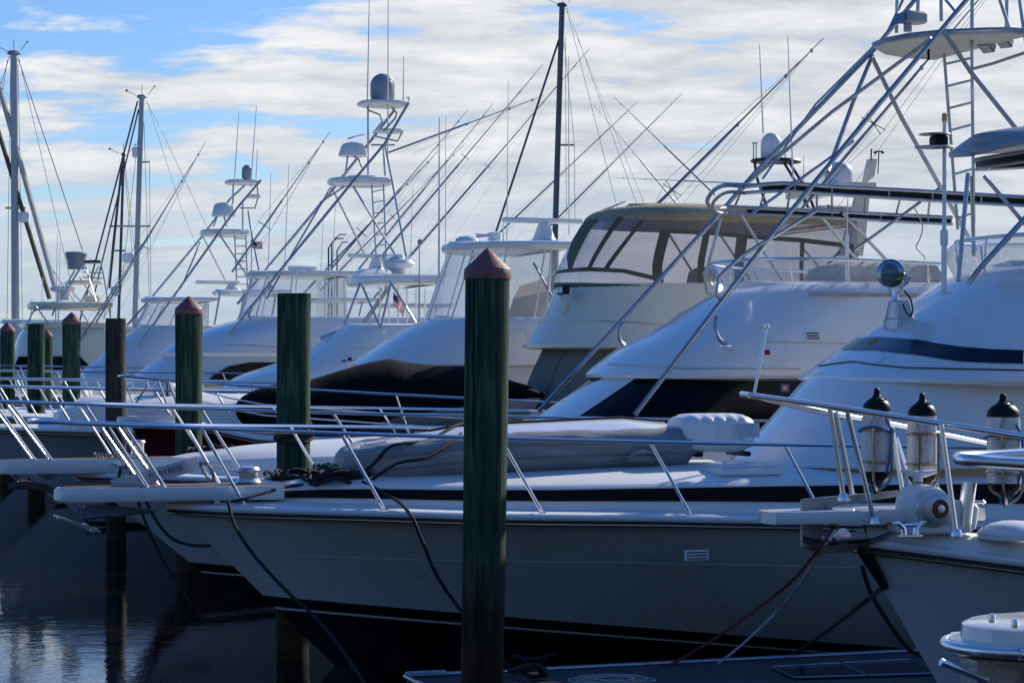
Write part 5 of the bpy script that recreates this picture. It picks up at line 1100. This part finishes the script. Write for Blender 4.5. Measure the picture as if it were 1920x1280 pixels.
MB().tube([E.p(893, 442, 0), E.p(925, 441, 0)], [.05, .02], 8).lathe(E.p(928, 452, 0), [(.13, -.03), (.13, .16), (.02, .18)], 14).build('horn', WPLAST, E.e)
for q in ([(1000, 492, -1.4), (1040, 565, -1.5)], [(1052, 500, 1.3), (960, 575, 1.4)], [(1036, 560, -1.4), (948, 590, 1.2)]): E.pipe('hardtop_support', q, .022, ALU)
MB().loft([[E.p(950, 600, -1.2), E.p(1035, 600, -1.2)], [E.p(962, 560, -1.1), E.p(1030, 545, -1.1)], [E.p(975, 535, -.4), E.p(1030, 520, -.4)]], False).build('seat_cover', BEIGECAN, E.e)
whip(E, [(857, 462, 0), (856, 446, 0)], .02, .02); whip(E, [(864, 462, 0), (863, 443, 0)], .02, .03); whip(E, [(943, 462, -.6), (944, 410, -.6)], .016); whip(E, [(1067, 440, .6), (1066, 106, .6)], .016)
lf2 = empty('dock_box', E.w(E.p(308, 745, -.3)), ROT); tag(lf2, 'small rounded white box with black strap on a foredeck beside the red capped piling', 'box'); MB().box((0, 0, .14), (.42, .4, .24), bev=.07).build('box_body', WPLAST, lf2); MB().tube([(.02, -.21, 0), (.02, -.215, .2), (-.0, -.16, .275), (0, .16, .275), (0, .2, .1)], .014, 6, sub=3).build('strap', ROPE, lf2)
# G1
G1 = sporty('convertible_boat', 44, 'white boat with blue side mark and horn, open flybridge on crossed pipe supports', (-75, 778), 2.6,
    [(395, 748, 1.7, 1.8), (440, 708, 1.7, 1.8), (515, 682, 1.65, 1.7), (580, 652, 1.6, 1.6), (612, 630, 1.55, 1.5)],
    [(583, 652, 1.7, 1.7), (612, 628, 1.66, 1.6), (636, 611, 1.6, 1.5)],
    (650, 519, 832, 1.5, 1.2, .22), None, B=2.0, rail=(-70, 708, 7, 2.45, [-2, -1.1, -.2, .8, 1.9, 3.1, 4.3]))
for q in ([(676, 530, -1.3), (647, 608, -1.4)], [(677, 530, -1.3), (712, 612, -1.5)], [(733, 530, -1.35), (714, 615, -1.5)], [(733, 530, -1.35), (779, 605, -1.5)], [(732, 530, 1.2), (678, 608, 1.3)], [(735, 532, 1.2), (683, 610, 1.3)]): G1.pipe('hardtop_support', q, .026, ALU)
MB().tube([G1.p(602, 634, -.2), G1.p(630, 620, -.2)], [.05, .018], 8).build('horn', STEEL, G1.e)
h = G1.house; band(G1, h, [(640, 675), (676, 675)], [(640, 678), (676, 678)], .01).build('side_mark', mat('mark_blue', (.03, .10, .45), .3), G1.e)

q = plate(G1, h, 656, 675, .14, .14, 'side_light', WPLAST, .05); MB().box((0, -.03, 0), (.09, .01, .09)).build('lens', REDL, q)
for a in range(6): G1.pipe('curtain_frame', [(712+a*17, 540, 1.2-.4*(a % 2)), (712+a*17, 612, 1.2-.4*(a % 2))], .02, WPLAST)
MB().loft([[G1.p(640, 612, 1.3), G1.p(830, 612, 1.3)], [G1.p(648, 545, 1.2), G1.p(830, 545, 1.2)]], False).build('clear_curtain', VINYL, G1.e)
o = MB(); rad = G1.p(748, 517, -.2); o.lathe(rad, [(.15, 0), (.17, .10), (.32, .16), (.36, .26), (.30, .34), (.12, .36), (.10, .46)], 20); o = o.build('radar', WPLAST, G1.e); ra = G1.p(747, 487, -.2); MB().box(ra, (.86, .16, .13), .35, bev=.04).build('antenna_arm', WPLAST, o)
tx = text_mesh('FURUNO', .13, mat('letter_blue', (.02, .10, .55), .4), 'radar_lettering', o, ra+Vector((.02, -.085, 0)), (pi/2, 0, .35))
for px in (786, 823): whip(G1, [(px, 600 if px < 800 else 540, -1.55), (px-1+1.5, 455 if px < 800 else 220, -1.55)], .025, .01, ALU)
MB().lathe(G1.p(788, 454, -1.55), [(.001, -.06), (.055, -.04), (.06, .04), (.001, .07)], 12).build('gps_antenna', GPLAST, G1.e)
# G2
G2 = sporty('tower_boat', 50.5, 'white tower boat with dark satellite dome on a tall pipe tower, centre left', (-120, 770), 2.6,
    [(232, 722, 1.75, 1.9), (262, 695, 1.72, 1.9), (300, 668, 1.68, 1.7)],
    [(297, 661, 1.9, 1.9), (332, 638, 1.88, 2.0), (380, 619, 1.82, 2.0), (428, 604, 1.75, 1.9), (462, 596, 1.65, 1.8)],
    (459, 511, 668, 1.6, 1.6, .13), [(446, 598, 1.6, 1.7), (470, 522, 1.5, 1.4)], rail=(-60, 693, 7, 2.6, [-2, -1.1, -.2, .8, 2, 3.1, 4.2]))
h = G2.house
MB().add([G2.p(*q) for q in ((383, 722, -1.80), (400, 703, -1.80), (430, 686, -1.80), (470, 679, -1.80), (548, 679, -1.80), (548, 722, -1.80))], [tuple(range(6))]).build('side_window', TINT, G2.e)
sline(G2, G2.fly, [(425, 647), (470, 647), (520, 650)], .012, .0).build('seam', ALU, G2.e)
def tower(b, T, plats, near, far, others, lad, r=.034):
    t_ = empty('tower'); t_.parent = b.e
    for q in near+far: MB().tube([b.p(*k) for k in q], r, 8).build('tower_leg', ALU, t_)
    for q in others: MB().tube([b.p(*k) for k in q], r*.72, 7).build('tower_brace', ALU, t_)
    for (px0, px1, py, w_, th, m) in plats:
        x0, x1 = b.p(px0, py, 0).x-.0, b.p(px1, py, 0).x; z = b.p((px0+px1)/2, py, 0).z; k = b.k(px0); cx, hx = (x0+x1)/2, (x1-x0)/2-w_*k*.35
        rg = lambda kk, zz_: [(cx+hx*kk*math.copysign(abs(cos(a))**.7, cos(a)), w_*kk*math.copysign(abs(sin(a))**.7, sin(a)), zz_) for a in [2*pi*i/24 for i in range(24)]]
        MB().loft([rg(.88, z-th), rg(.98, z-th*.8), rg(1, z-th*.3), rg(.96, z)], True, True, True).build('platform', m, t_)
    if lad: ladder(b, *lad, t_, .02)
    return t_
T1 = tower(G2, None, [(612, 738, 336, .75, .16, GEL), (668, 768, 192, .62, .10, GEL), (700, 758, 243, .3, .08, GEL)],
    [[(431, 637, -1.5), (433, 625, -1.5), (515, 520, -1.35), (560, 465, -1.2), (658, 345, -.8), (721, 270, -.65), (766, 193, -.6)]], [[(510, 535, 1.4), (445, 600, 1.5)], [(445, 570, 1.4), (629, 349, .8), (675, 290, .65), (740, 206, .6)]],
    [[(624, 355, .7), (683, 475, 1.2)], [(662, 349, -.7), (742, 480, -1.3)], [(721, 270, -.5), (735, 339, -.6), (765, 500, -1.3)], [(620, 352, .7), (560, 455, -.8), (500, 560, -1.2)], [(600, 380, .6), (645, 350, -.5)],
     [(648, 325, 0), (652, 292, 0)], [(679, 315, 0), (673, 300, 0), (663, 292, 0)], [(687, 196, .4), (690, 207, .4), (712, 215, .4), (717, 228, .4), (700, 250, .4)], [(690, 330, .3), (690, 196, .4)], [(722, 330, .2), (718, 270, .2)], [(735, 203, -.4), (744, 212, -.4), (741, 222, -.4), (720, 245, -.4)], [(700, 255, 0), (745, 265, 0), (757, 243, 0)], [(696, 272, 0), (740, 272, 0)], [(440, 635, 0), (446, 614, 0)] and [(470, 600, -1.4), (466, 590, -1.3), (474, 575, -1.3)]],
    ((697, 350, .2), (707, 510, .3), (719, 345, -.3), (725, 510, -.35), 8))
MB().lathe(G2.p(662, 291, 0), [(.33, -.03), (.34, .0), (.27, .22), (.22, .28), (.05, .33)], 18, sx=1.1).build('helm_pod', GEL, T1)
MB().tube([(G2.p(668, 262, 0).x+.22*cos(a), .22*sin(a), G2.p(668, 256, 0).z+.06*cos(a)) for a in [2*pi*i/18 for i in range(18)]], .014, 6, closed=True).build('steering_wheel', STEEL, T1)
radome(G2, 717, 190, 138, 0, 46, GPLAST, T1)
MB().lathe(G2.p(681, 336, 0), [(.42, -.02), (.40, .07), (.2, .10)], 16).build('hatch_cowl', GEL, T1)
for q in ([(689, 195, .5), (693, -30, .5)], [(727, 300, -.4), (728, -30, -.4)], [(756, 192, 0), (757, 106, 0)]): whip(G2, q, .022, .010)
MB().lathe(G2.p(766, 186, 0), [(.02, -.08), (.02, 0), (.08, .02), (.06, .05)], 12).build('gps_antenna', WPLAST, T1)
o = openarray(G2, 540, 594, 503, 0, 566, 514); openarray(G2, 652, 750, 480, .3, 705, 515)
MB().lathe(G2.p(700, 520, .3), [(.75, -.05), (.7, .08), (.4, .2)], 20).build('radar_base', GEL, G2.e)
outrigger(G2, (729, 286, -.5), (1018, 180, -.8), 0, r=.026)
# G3
G3 = sporty('tower_boat', 57, 'white boat with small grey dome on a slim pipe tower, left of the first tower', (-150, 764), 2.6,
    [(140, 722, 1.7, 1.8), (152, 698, 1.7, 1.8), (200, 668, 1.65, 1.7)], [(150, 697, 1.75, 1.8), (195, 661, 1.72, 1.8), (238, 628, 1.66, 1.7), (262, 612, 1.55, 1.5)],
    (264, 559, 410, 1.55, 1.4, .12), [(250, 615, 1.5, 1.4), (276, 570, 1.45, 1.3)], rail=(-55, 684, 6, 2.7, [-2, -1, .3, 1.8]))
T2 = tower(G3, None, [(373, 472, 432, .7, .16, GEL), (420, 491, 339, .55, .10, GEL), (462, 491, 366, .3, .08, GEL)],
    [[(260, 652, -1.4), (265, 640, -1.4), (325, 557, -1.2), (422, 420, -.7), (448, 386, -.6), (489, 338, -.5)]], [[(238, 610, 1.3), (287, 555, 1.2), (382, 440, .7), (430, 375, .55), (465, 342, .5)]],
    [[(380, 442, .6), (422, 525, 1.1)], [(412, 440, -.6), (470, 527, -1.2)], [(465, 395, -.4), (470, 430, -.5), (486, 510, -1.1)], [(375, 455, .6), (340, 540, -1)], [(400, 425, 0), (408, 404, 0)], [(425, 425, 0), (420, 405, 0)], [(455, 380, 0), (455, 430, 0)], [(437, 345, .3), (437, 378, .3), (430, 395, .3)], [(482, 345, 0), (484, 370, 0), (478, 390, 0), (450, 390, 0)]],
    ((440, 440, .2), (444, 540, .3), (461, 440, -.3), (464, 540, -.3), 7), .032)
MB().lathe(G3.p(419, 404, 0), [(.32, -.03), (.33, 0), (.26, .28), (.2, .33), (.04, .36)], 16).build('helm_pod', GEL, T2)
radome(G3, 463, 336, 309, 0, 20, GPLAST, T2)
for q in ([(440, 335, .4), (448, 209, .4)], [(470, 350, -.4), (481, 199, -.4)], [(480, 335, 0), (483, 280, 0)]): whip(G3, q, .02, .010)
openarray(G3, 367, 450, 530, 0, 436, 545); outrigger(G3, (735-340, 420, 1), (200, 600, 1.5), 0) if False else None
outrigger(G3, (180, 605, 1.6), (386, 266, 1.9), .42, r=.028)
outrigger(G3, (435, 510, -1.5), (619, 247, -1.9), .33, r=.03)
fg = MB(); fp0 = G3.p(471, 452, -1.5); fg.tube([G3.p(472, 520, -1.5), G3.p(471, 448, -1.5)], .014, 6); fg.build('flag_staff', ALU, G3.e)
def flag(b, px, py, w_, h_, y, ang, label, drop):
    o = b.p(px, py, y); e = empty('national_flag', b.w(o), ROT); tag(e, label, 'flag'); n = 13; W_ = 12
    def P(i, j): u = i/W_; return Vector((w_*u*cos(ang), .05*sin(u*7+j*.2), -h_*j/n-drop*u-.02*sin(u*5)))
    for nm, m, sel in (('red_stripes', mat('flag_red', (.55, .02, .03), .7), lambda i, j: j % 2 == 0 and not (i < 5 and j < 7)), ('white_stripes', mat('flag_white', (.75, .75, .75), .7), lambda i, j: j % 2 == 1 and not (i < 5 and j < 7)), ('blue_canton', mat('flag_blue', (.02, .03, .18), .7), lambda i, j: i < 5 and j < 7)):
        m_ = MB()
        for i in range(W_):
            for j in range(n):
                if sel(i, j): m_.add([P(i, j), P(i+1, j), P(i+1, j+1), P(i, j+1)], [(0, 1, 2, 3)])
        m_.build(nm, m, e)
    return e
flag(G3, 472, 450, .30, .20, -1.5, 0, 'tiny flag with red and white stripes on a staff near the slim tower', .06)
flag(G1, 738, 546, .22, .30, -.2, 0, 'red and white striped flag seen under the hardtop of the open flybridge', .22)
# K: far left boat
K = Boat('sportfishing_boat', 67, 'far left cream sportfishing boat with black side windows and short tower'); nk = K.p(-230, 760, 0)
K.hull(nk.x, 16, 2.3, [(nk.x, nk.z), (nk.x+15, nk.z-.3)], HB2, stem_dx=2.6)
hk = K.levels([(-20, 730, 2.0, 1.9), (15, 690, 1.95, 1.9), (30, 640, 1.9, 1.8), (42, 618, 1.8, 1.7)], 15); hk.mb(cap=True, sub=3).build('cabin', GELC, K.e)
bz = [K.pz(px, 0, -1.98) for px in (26, 200)]
MB().add([K.p(*q) for q in ((20, 700, -2.01), (35, 668, -2.01), (150, 668, -2.01), (166, 684, -2.01), (150, 695, -2.01))], [tuple(range(5))]).build('side_window', TINT, K.e)
slab(K, 'hardtop', 50, 568, 212, 1.7, 1.2, .2, GELC)
slab(K, 'flybridge', 38, 605, 200, 1.8, 1.4, .22, GELC)
MB().box(K.p(172, 562, 0), (.5, .5, .27), bev=.05).build('liferaft_case', GELC, K.e)
MB().lathe(K.p(117, 545, 0), [(.2, -.3), (.22, -.05), (.38, 0), (.40, .1), (.3, .13)], 18).build('radar', WPLAST, K.e)
T3 = tower(K, None, [(122, 196, 527, .7, .1, GELC), (155, 192, 489, .6, .08, NAVY)], [[(98, 592, -1.4), (100, 585, -1.4), (155, 495, -.7)], [(207, 592, -1.4), (197, 530, -.7), (188, 488, -.6)]], [[(100, 580, 1.4), (140, 507, .7)], [(190, 580, 1.3), (150, 520, .6)]],
    [[(60, 585, -1.5), (100, 568, -1.4)], [(68, 575, -1.5), (97, 615, -1.6)], [(45, 618, -1.5), (66, 577, -1.5)], [(160, 500, -.7), (180, 565, -1.3)], [(185, 500, -.6), (150, 570, -1.2)], [(207, 575, -1.4), (207, 625, -1.6)], [(120, 530, .6), (165, 580, 1)], [(155, 510, 0), (190, 512, 0)], [(155, 520, 0), (192, 522, 0)]], None, .03)
MB().lathe(K.p(143, 505, 0), [(.25, 0), (.30, .3), (.36, .5), (.32, .55)], 16).build('helm_pod', GPLAST, T3)
for px, pt in ((108, 440), (113, 455), (60, 560)): whip(K, [(px-4, 615, -1.3), (px, pt, -1.3)], .02, .01)
MB().loft([[K.p(155, 627, -1.6), K.p(192, 627, -1.6)], [K.p(170, 610, -1.3), K.p(190, 612, -1.3)], [K.p(178, 602, -.8), K.p(188, 604, -.8)]], False).build('seat_cover', GREYCAN, K.e)
outrigger(K, (150, 640, -1.9), (285, 430, -2.2), .25, r=.03)
# far outriggers belonging to boats beyond, each boat with its own cabin
def farboat(D, label, nose_px, hx, tx, pt, rigs, whips, w_=1.6):
    b = Boat('sportfishing_boat', D, label); n = b.p(nose_px, 755, 0); b.hull(n.x, 16, 2.1, [(n.x, 1.7), (n.x+15, 1.4)], HB2, stem_dx=2.6)
    f = b.levels([(hx, 690, 1.8, 1.8), (hx+40, 650, 1.75, 1.8), (hx+75, 612, 1.6, 1.6)], n.x+14); f.mb(cap=True, sub=3, bottom=True).build('cabin', GEL, b.e)
    slab(b, 'hardtop', tx, pt, tx+150, 1.5, 1.3, .14, GEL)
    for dx in (15, 60, 120): b.pipe('hardtop_support', [(tx+dx, pt+3, -1.3), (tx+dx-12, 615, -1.4)], .03, ALU)
    for q in rigs: outrigger(b, q[0], q[1], q[2], r=q[3])
    for q in whips: whip(b, q, .022, .010)
    return b
farboat(61, 'white boat whose cabin shows just left of the first tower legs', -60, 330, 398, 545, [((560, 560, -1.5), (820, 285, -2), .45, .03), ((620, 505, 1.5), (877, 207, 2.0), 0, .03)], [[(503, 520, 0), (508, 325, 0)], [(533, 520, 0), (542, 305, 0)]])
farboat(72, 'distant white boat seen behind the open flybridge with crossed supports', 0, 470, 560, 560, [((660, 520, -1.5), (925, 194, -2), 0, .035), ((600, 545, 1.5), (869, 272, 2), .5, .03)], [[(835, 520, 0), (836, 215, 0)], [(950, 480, 0), (953, 150, 0)], [(622, 540, 0), (629, 380, 0)]])
farboat(83, 'small distant white boat behind the slanted clear curtain', 150, 640, 700, 570, [((690, 510, -1.5), (1018, 121, -2), .55, .045), ((700, 560, 1.5), (1105, 92, 2), .52, .05)], [[(768, 540, 0), (774, 350, 0)], [(600, 540, 0), (607, 400, 0)]])
farboat(95, 'farthest white boat mostly hidden behind the olive canvas enclosure', 500, 800, 900, 590, [((880, 490, -1.5), (1194, 192, -2), .12, .045), ((985, 470, 1.5), (1279, 175, 2), .1, .045), ((1340, 365, -1.5), (1151, 182, -2), 0, .045), ((1290, 408, 1.5), (1112, 195, 2), 0, .045), ((1420, 345, -1.5), (1150, 333, -2), 0, .03)], [])
farboat(76, 'distant white boat in the gap beyond the leftmost pilings', -250, -60, 0, 600, [((190, 640, -1.5), (95, 500, -2), 0, .03)], [[(78, 610, 0), (80, 520, 0)]])
# ================================================================== sailboats far behind: hull, cabin, mast, stays
def sailboat(D, label, base, top_, r, m, stays, extra, spread, head=True):
    b0 = W(base[0], base[1], D); t0 = W(top_[0], top_[1], D); e = empty('sailboat', (b0.x, D, 0)); tag(e, label, 'sailboat', 'sailboats moored beyond the row')
    off = Vector((b0.x, D, 0)); L_ = 12; rings = []
    for i in range(17):
        f = i/16; x = -6+12*f; hb = 1.8*max(0.02, sin(pi*min(1, f*.62+.02)))**.8; rings.append([(x, -hb, 1.25+.25*(1-f)), (x, -hb*.8, .4), (x, 0, -.3), (x, hb*.8, .4), (x, hb, 1.25+.25*(1-f))])
    MB().loft(rings, False, False, True).add([p for r_2 in rings for p in (r_2[0], r_2[-1])], [(2*i, 2*i+1, 2*i+3, 2*i+2) for i in range(16)]).build('hull', GEL, e)
    MB().box((.5, 0, 1.65), (4.5, 1.9, .55), bev=.12).build('cabin', GEL, e)
    a = Vector((0, 0, 1.3)); k = (t0-b0); a = b0-off-k*((b0.z-1.3)/k.z) if k.z else a; c = t0-off
    mast = MB().tube([a, c], [r*1.05, r*.9], 12).lathe(c, [(r*1.5, -.05), (r*1.8, 0), (r*1.3, .08)], 10).build('mast', m, e)
    for q in stays:
        MB().tube([W(*q[0], D)-off, W(*q[1], D)-off], q[2], 6).build('stay', q[3] if len(q) > 3 else DARKM, mast)
    for q in spread: MB().tube([W(q[0], q[2], D)-off, W(q[1], q[2], D)-off], .035, 6).build('spreader', m, mast)
    if head:
        h = MB(); h.tube([c, c+Vector((0, 0, .5))], .012, 5).tube([c+Vector((-.2, 0, .05)), c+Vector((-.55, 0, .22))], .012, 5).lathe(c+Vector((-.6, 0, .25)), [(.001, -.06), (.07, 0), (.001, .06)], 8).tube([c+Vector((.25, 0, .1)), c+Vector((.5, 0, .42))], .012, 5).lathe(c+Vector((.5, 0, .42)), [(.001, -.04), (.05, 0), (.001, .04)], 8).build('wind_vane', DARKM, mast)
    for px, py, w_ in extra: q = W(px, py, D)-off; MB().lathe(q, [(.05, -.2), (w_, -.15), (w_, .12), (w_*.8, .2), (.01, .22)], 16).build('radar', WPLAST, mast)
    return e
SAILC = mat('furled_sail', (.50, .48, .44), .8); SAILD = mat('furled_sail_dark', (.09, .08, .055), .8)
sailboat(80, 'sailboat with thick pale mast at the far left edge', (29, 610), (26, 100), .15, MAST, [((34, 110), (155, 470), .018), ((36, 112), (140, 560), .010), ((18, 105), (-20, 230), .012), ((14, 112), (-15, 300), .01), ((-5, 150), (105, 545), .10, SAILC), ((-8, 230), (93, 560), .085, SAILD), ((34, 120), (42, 600), .01), ((20, 110), (13, 610), .01)], [(44, 408, .24)], [(10, 48, 390)])
sailboat(84, 'sailboat with pale mast rising just right of the bare brown piling', (253, 608), (266, 182), .115, MAST, [((258, 190), (150, 600), .035), ((260, 205), (170, 580), .03), ((274, 190), (300, 238), .012), ((303, 245), (395, 440), .012), ((276, 192), (340, 390), .008), ((340, 390), (372, 470), .008), ((270, 230), (280, 560), .01), ((262, 230), (225, 560), .01), ((280, 300), (283, 560), .01)], [(254, 286, .13), (240, 484, .22)], [(264, 280, 304), (225, 281, 424)])
sailboat(92, 'sailboat with slim dark mast close beside the pale mast on the left', (222, 608), (232, 290), .065, DARKM, [((230, 295), (205, 540), .05, DARKM), ((234, 300), (262, 560), .01), ((228, 300), (195, 600), .012), ((233, 310), (250, 500), .01)], [(216, 546, .2)], [(205, 240, 424), (215, 235, 470)])
sailboat(86, 'sailboat with tall dark grey mast right of centre behind the nearest piling', (1040, 470), (1054, 10), .125, mat('mast_dark_grey', (.10, .11, .13), .4, metal=.3, var=.3, vscale=1), [((1048, 75), (925, 450), .045, DARKM), ((1062, 15), (1160, 400), .010), ((1064, 15), (1200, 400), .010), ((1062, 20), (1215, 400), .008), ((1060, 70), (1062, 400), .010), ((1058, 80), (1077, 270), .01), ((1077, 270), (1078, 420), .01)], [], [(1046, 1077, 272)])
# far street lamps
for i, (px, pt, arm) in enumerate([(616, 455, 16), (622, 447, 16), (632, 461, 10)]):
    D = 240+i*20; b0 = W(px, 660, D); t0 = W(px, pt, D); e = empty('street_lamp', (b0.x, D, 0)); tag(e, ['curved arm street lamp far away, left of the first tower legs, lower head', 'curved arm street lamp far away, the tallest of the three', 'curved arm street lamp far away, rightmost and lowest of the three'][i], 'street lamp', 'street lamps on the far shore')
    H = t0.z; MB().tube([(0, 0, 0), (0, 0, H-.6), (.4, 0, H), (arm*D/F, 0, H+.5)], [.14, .09, .07, .06], 6).build('pole', DARKM, e); MB().box((arm*D/F+.3, 0, H+.48), (.9, .4, .14), bev=.03).build('lamp_head', GPLAST, e)
# land behind the viewer: unseen quay with trees, shaped to dim and warm the hulls
QUAY = mat('quay_ground', (.30, .27, .21), .9, var=.3, vscale=.4)
tag(MB().box((10, -34, .5), (240, 50, 1.2)).build('quay', QUAY), kind='structure')
rings = []
for i in range(60):
    x = -110+i*4; h_ = 13+3*noise.noise(Vector((i*.31, 1, 0)))+2*noise.noise(Vector((i*.9, 4, 0)))
    rings.append([(x, -34, 1), (x, -32+noise.noise(Vector((i*.5, 0, 2))), h_*.35), (x, -32.5+noise.noise(Vector((i*.7, 0, 3))), h_*.75), (x, -36, h_), (x, -42, h_*.8), (x, -45, 1)])
tag(MB().loft(rings, False).build('unseen_tree_belt', mat('quay_trees', (.085, .09, .04), .95, col2=(.03, .035, .015), vscale=1.2, bump=1, bscale=3)), kind='structure')
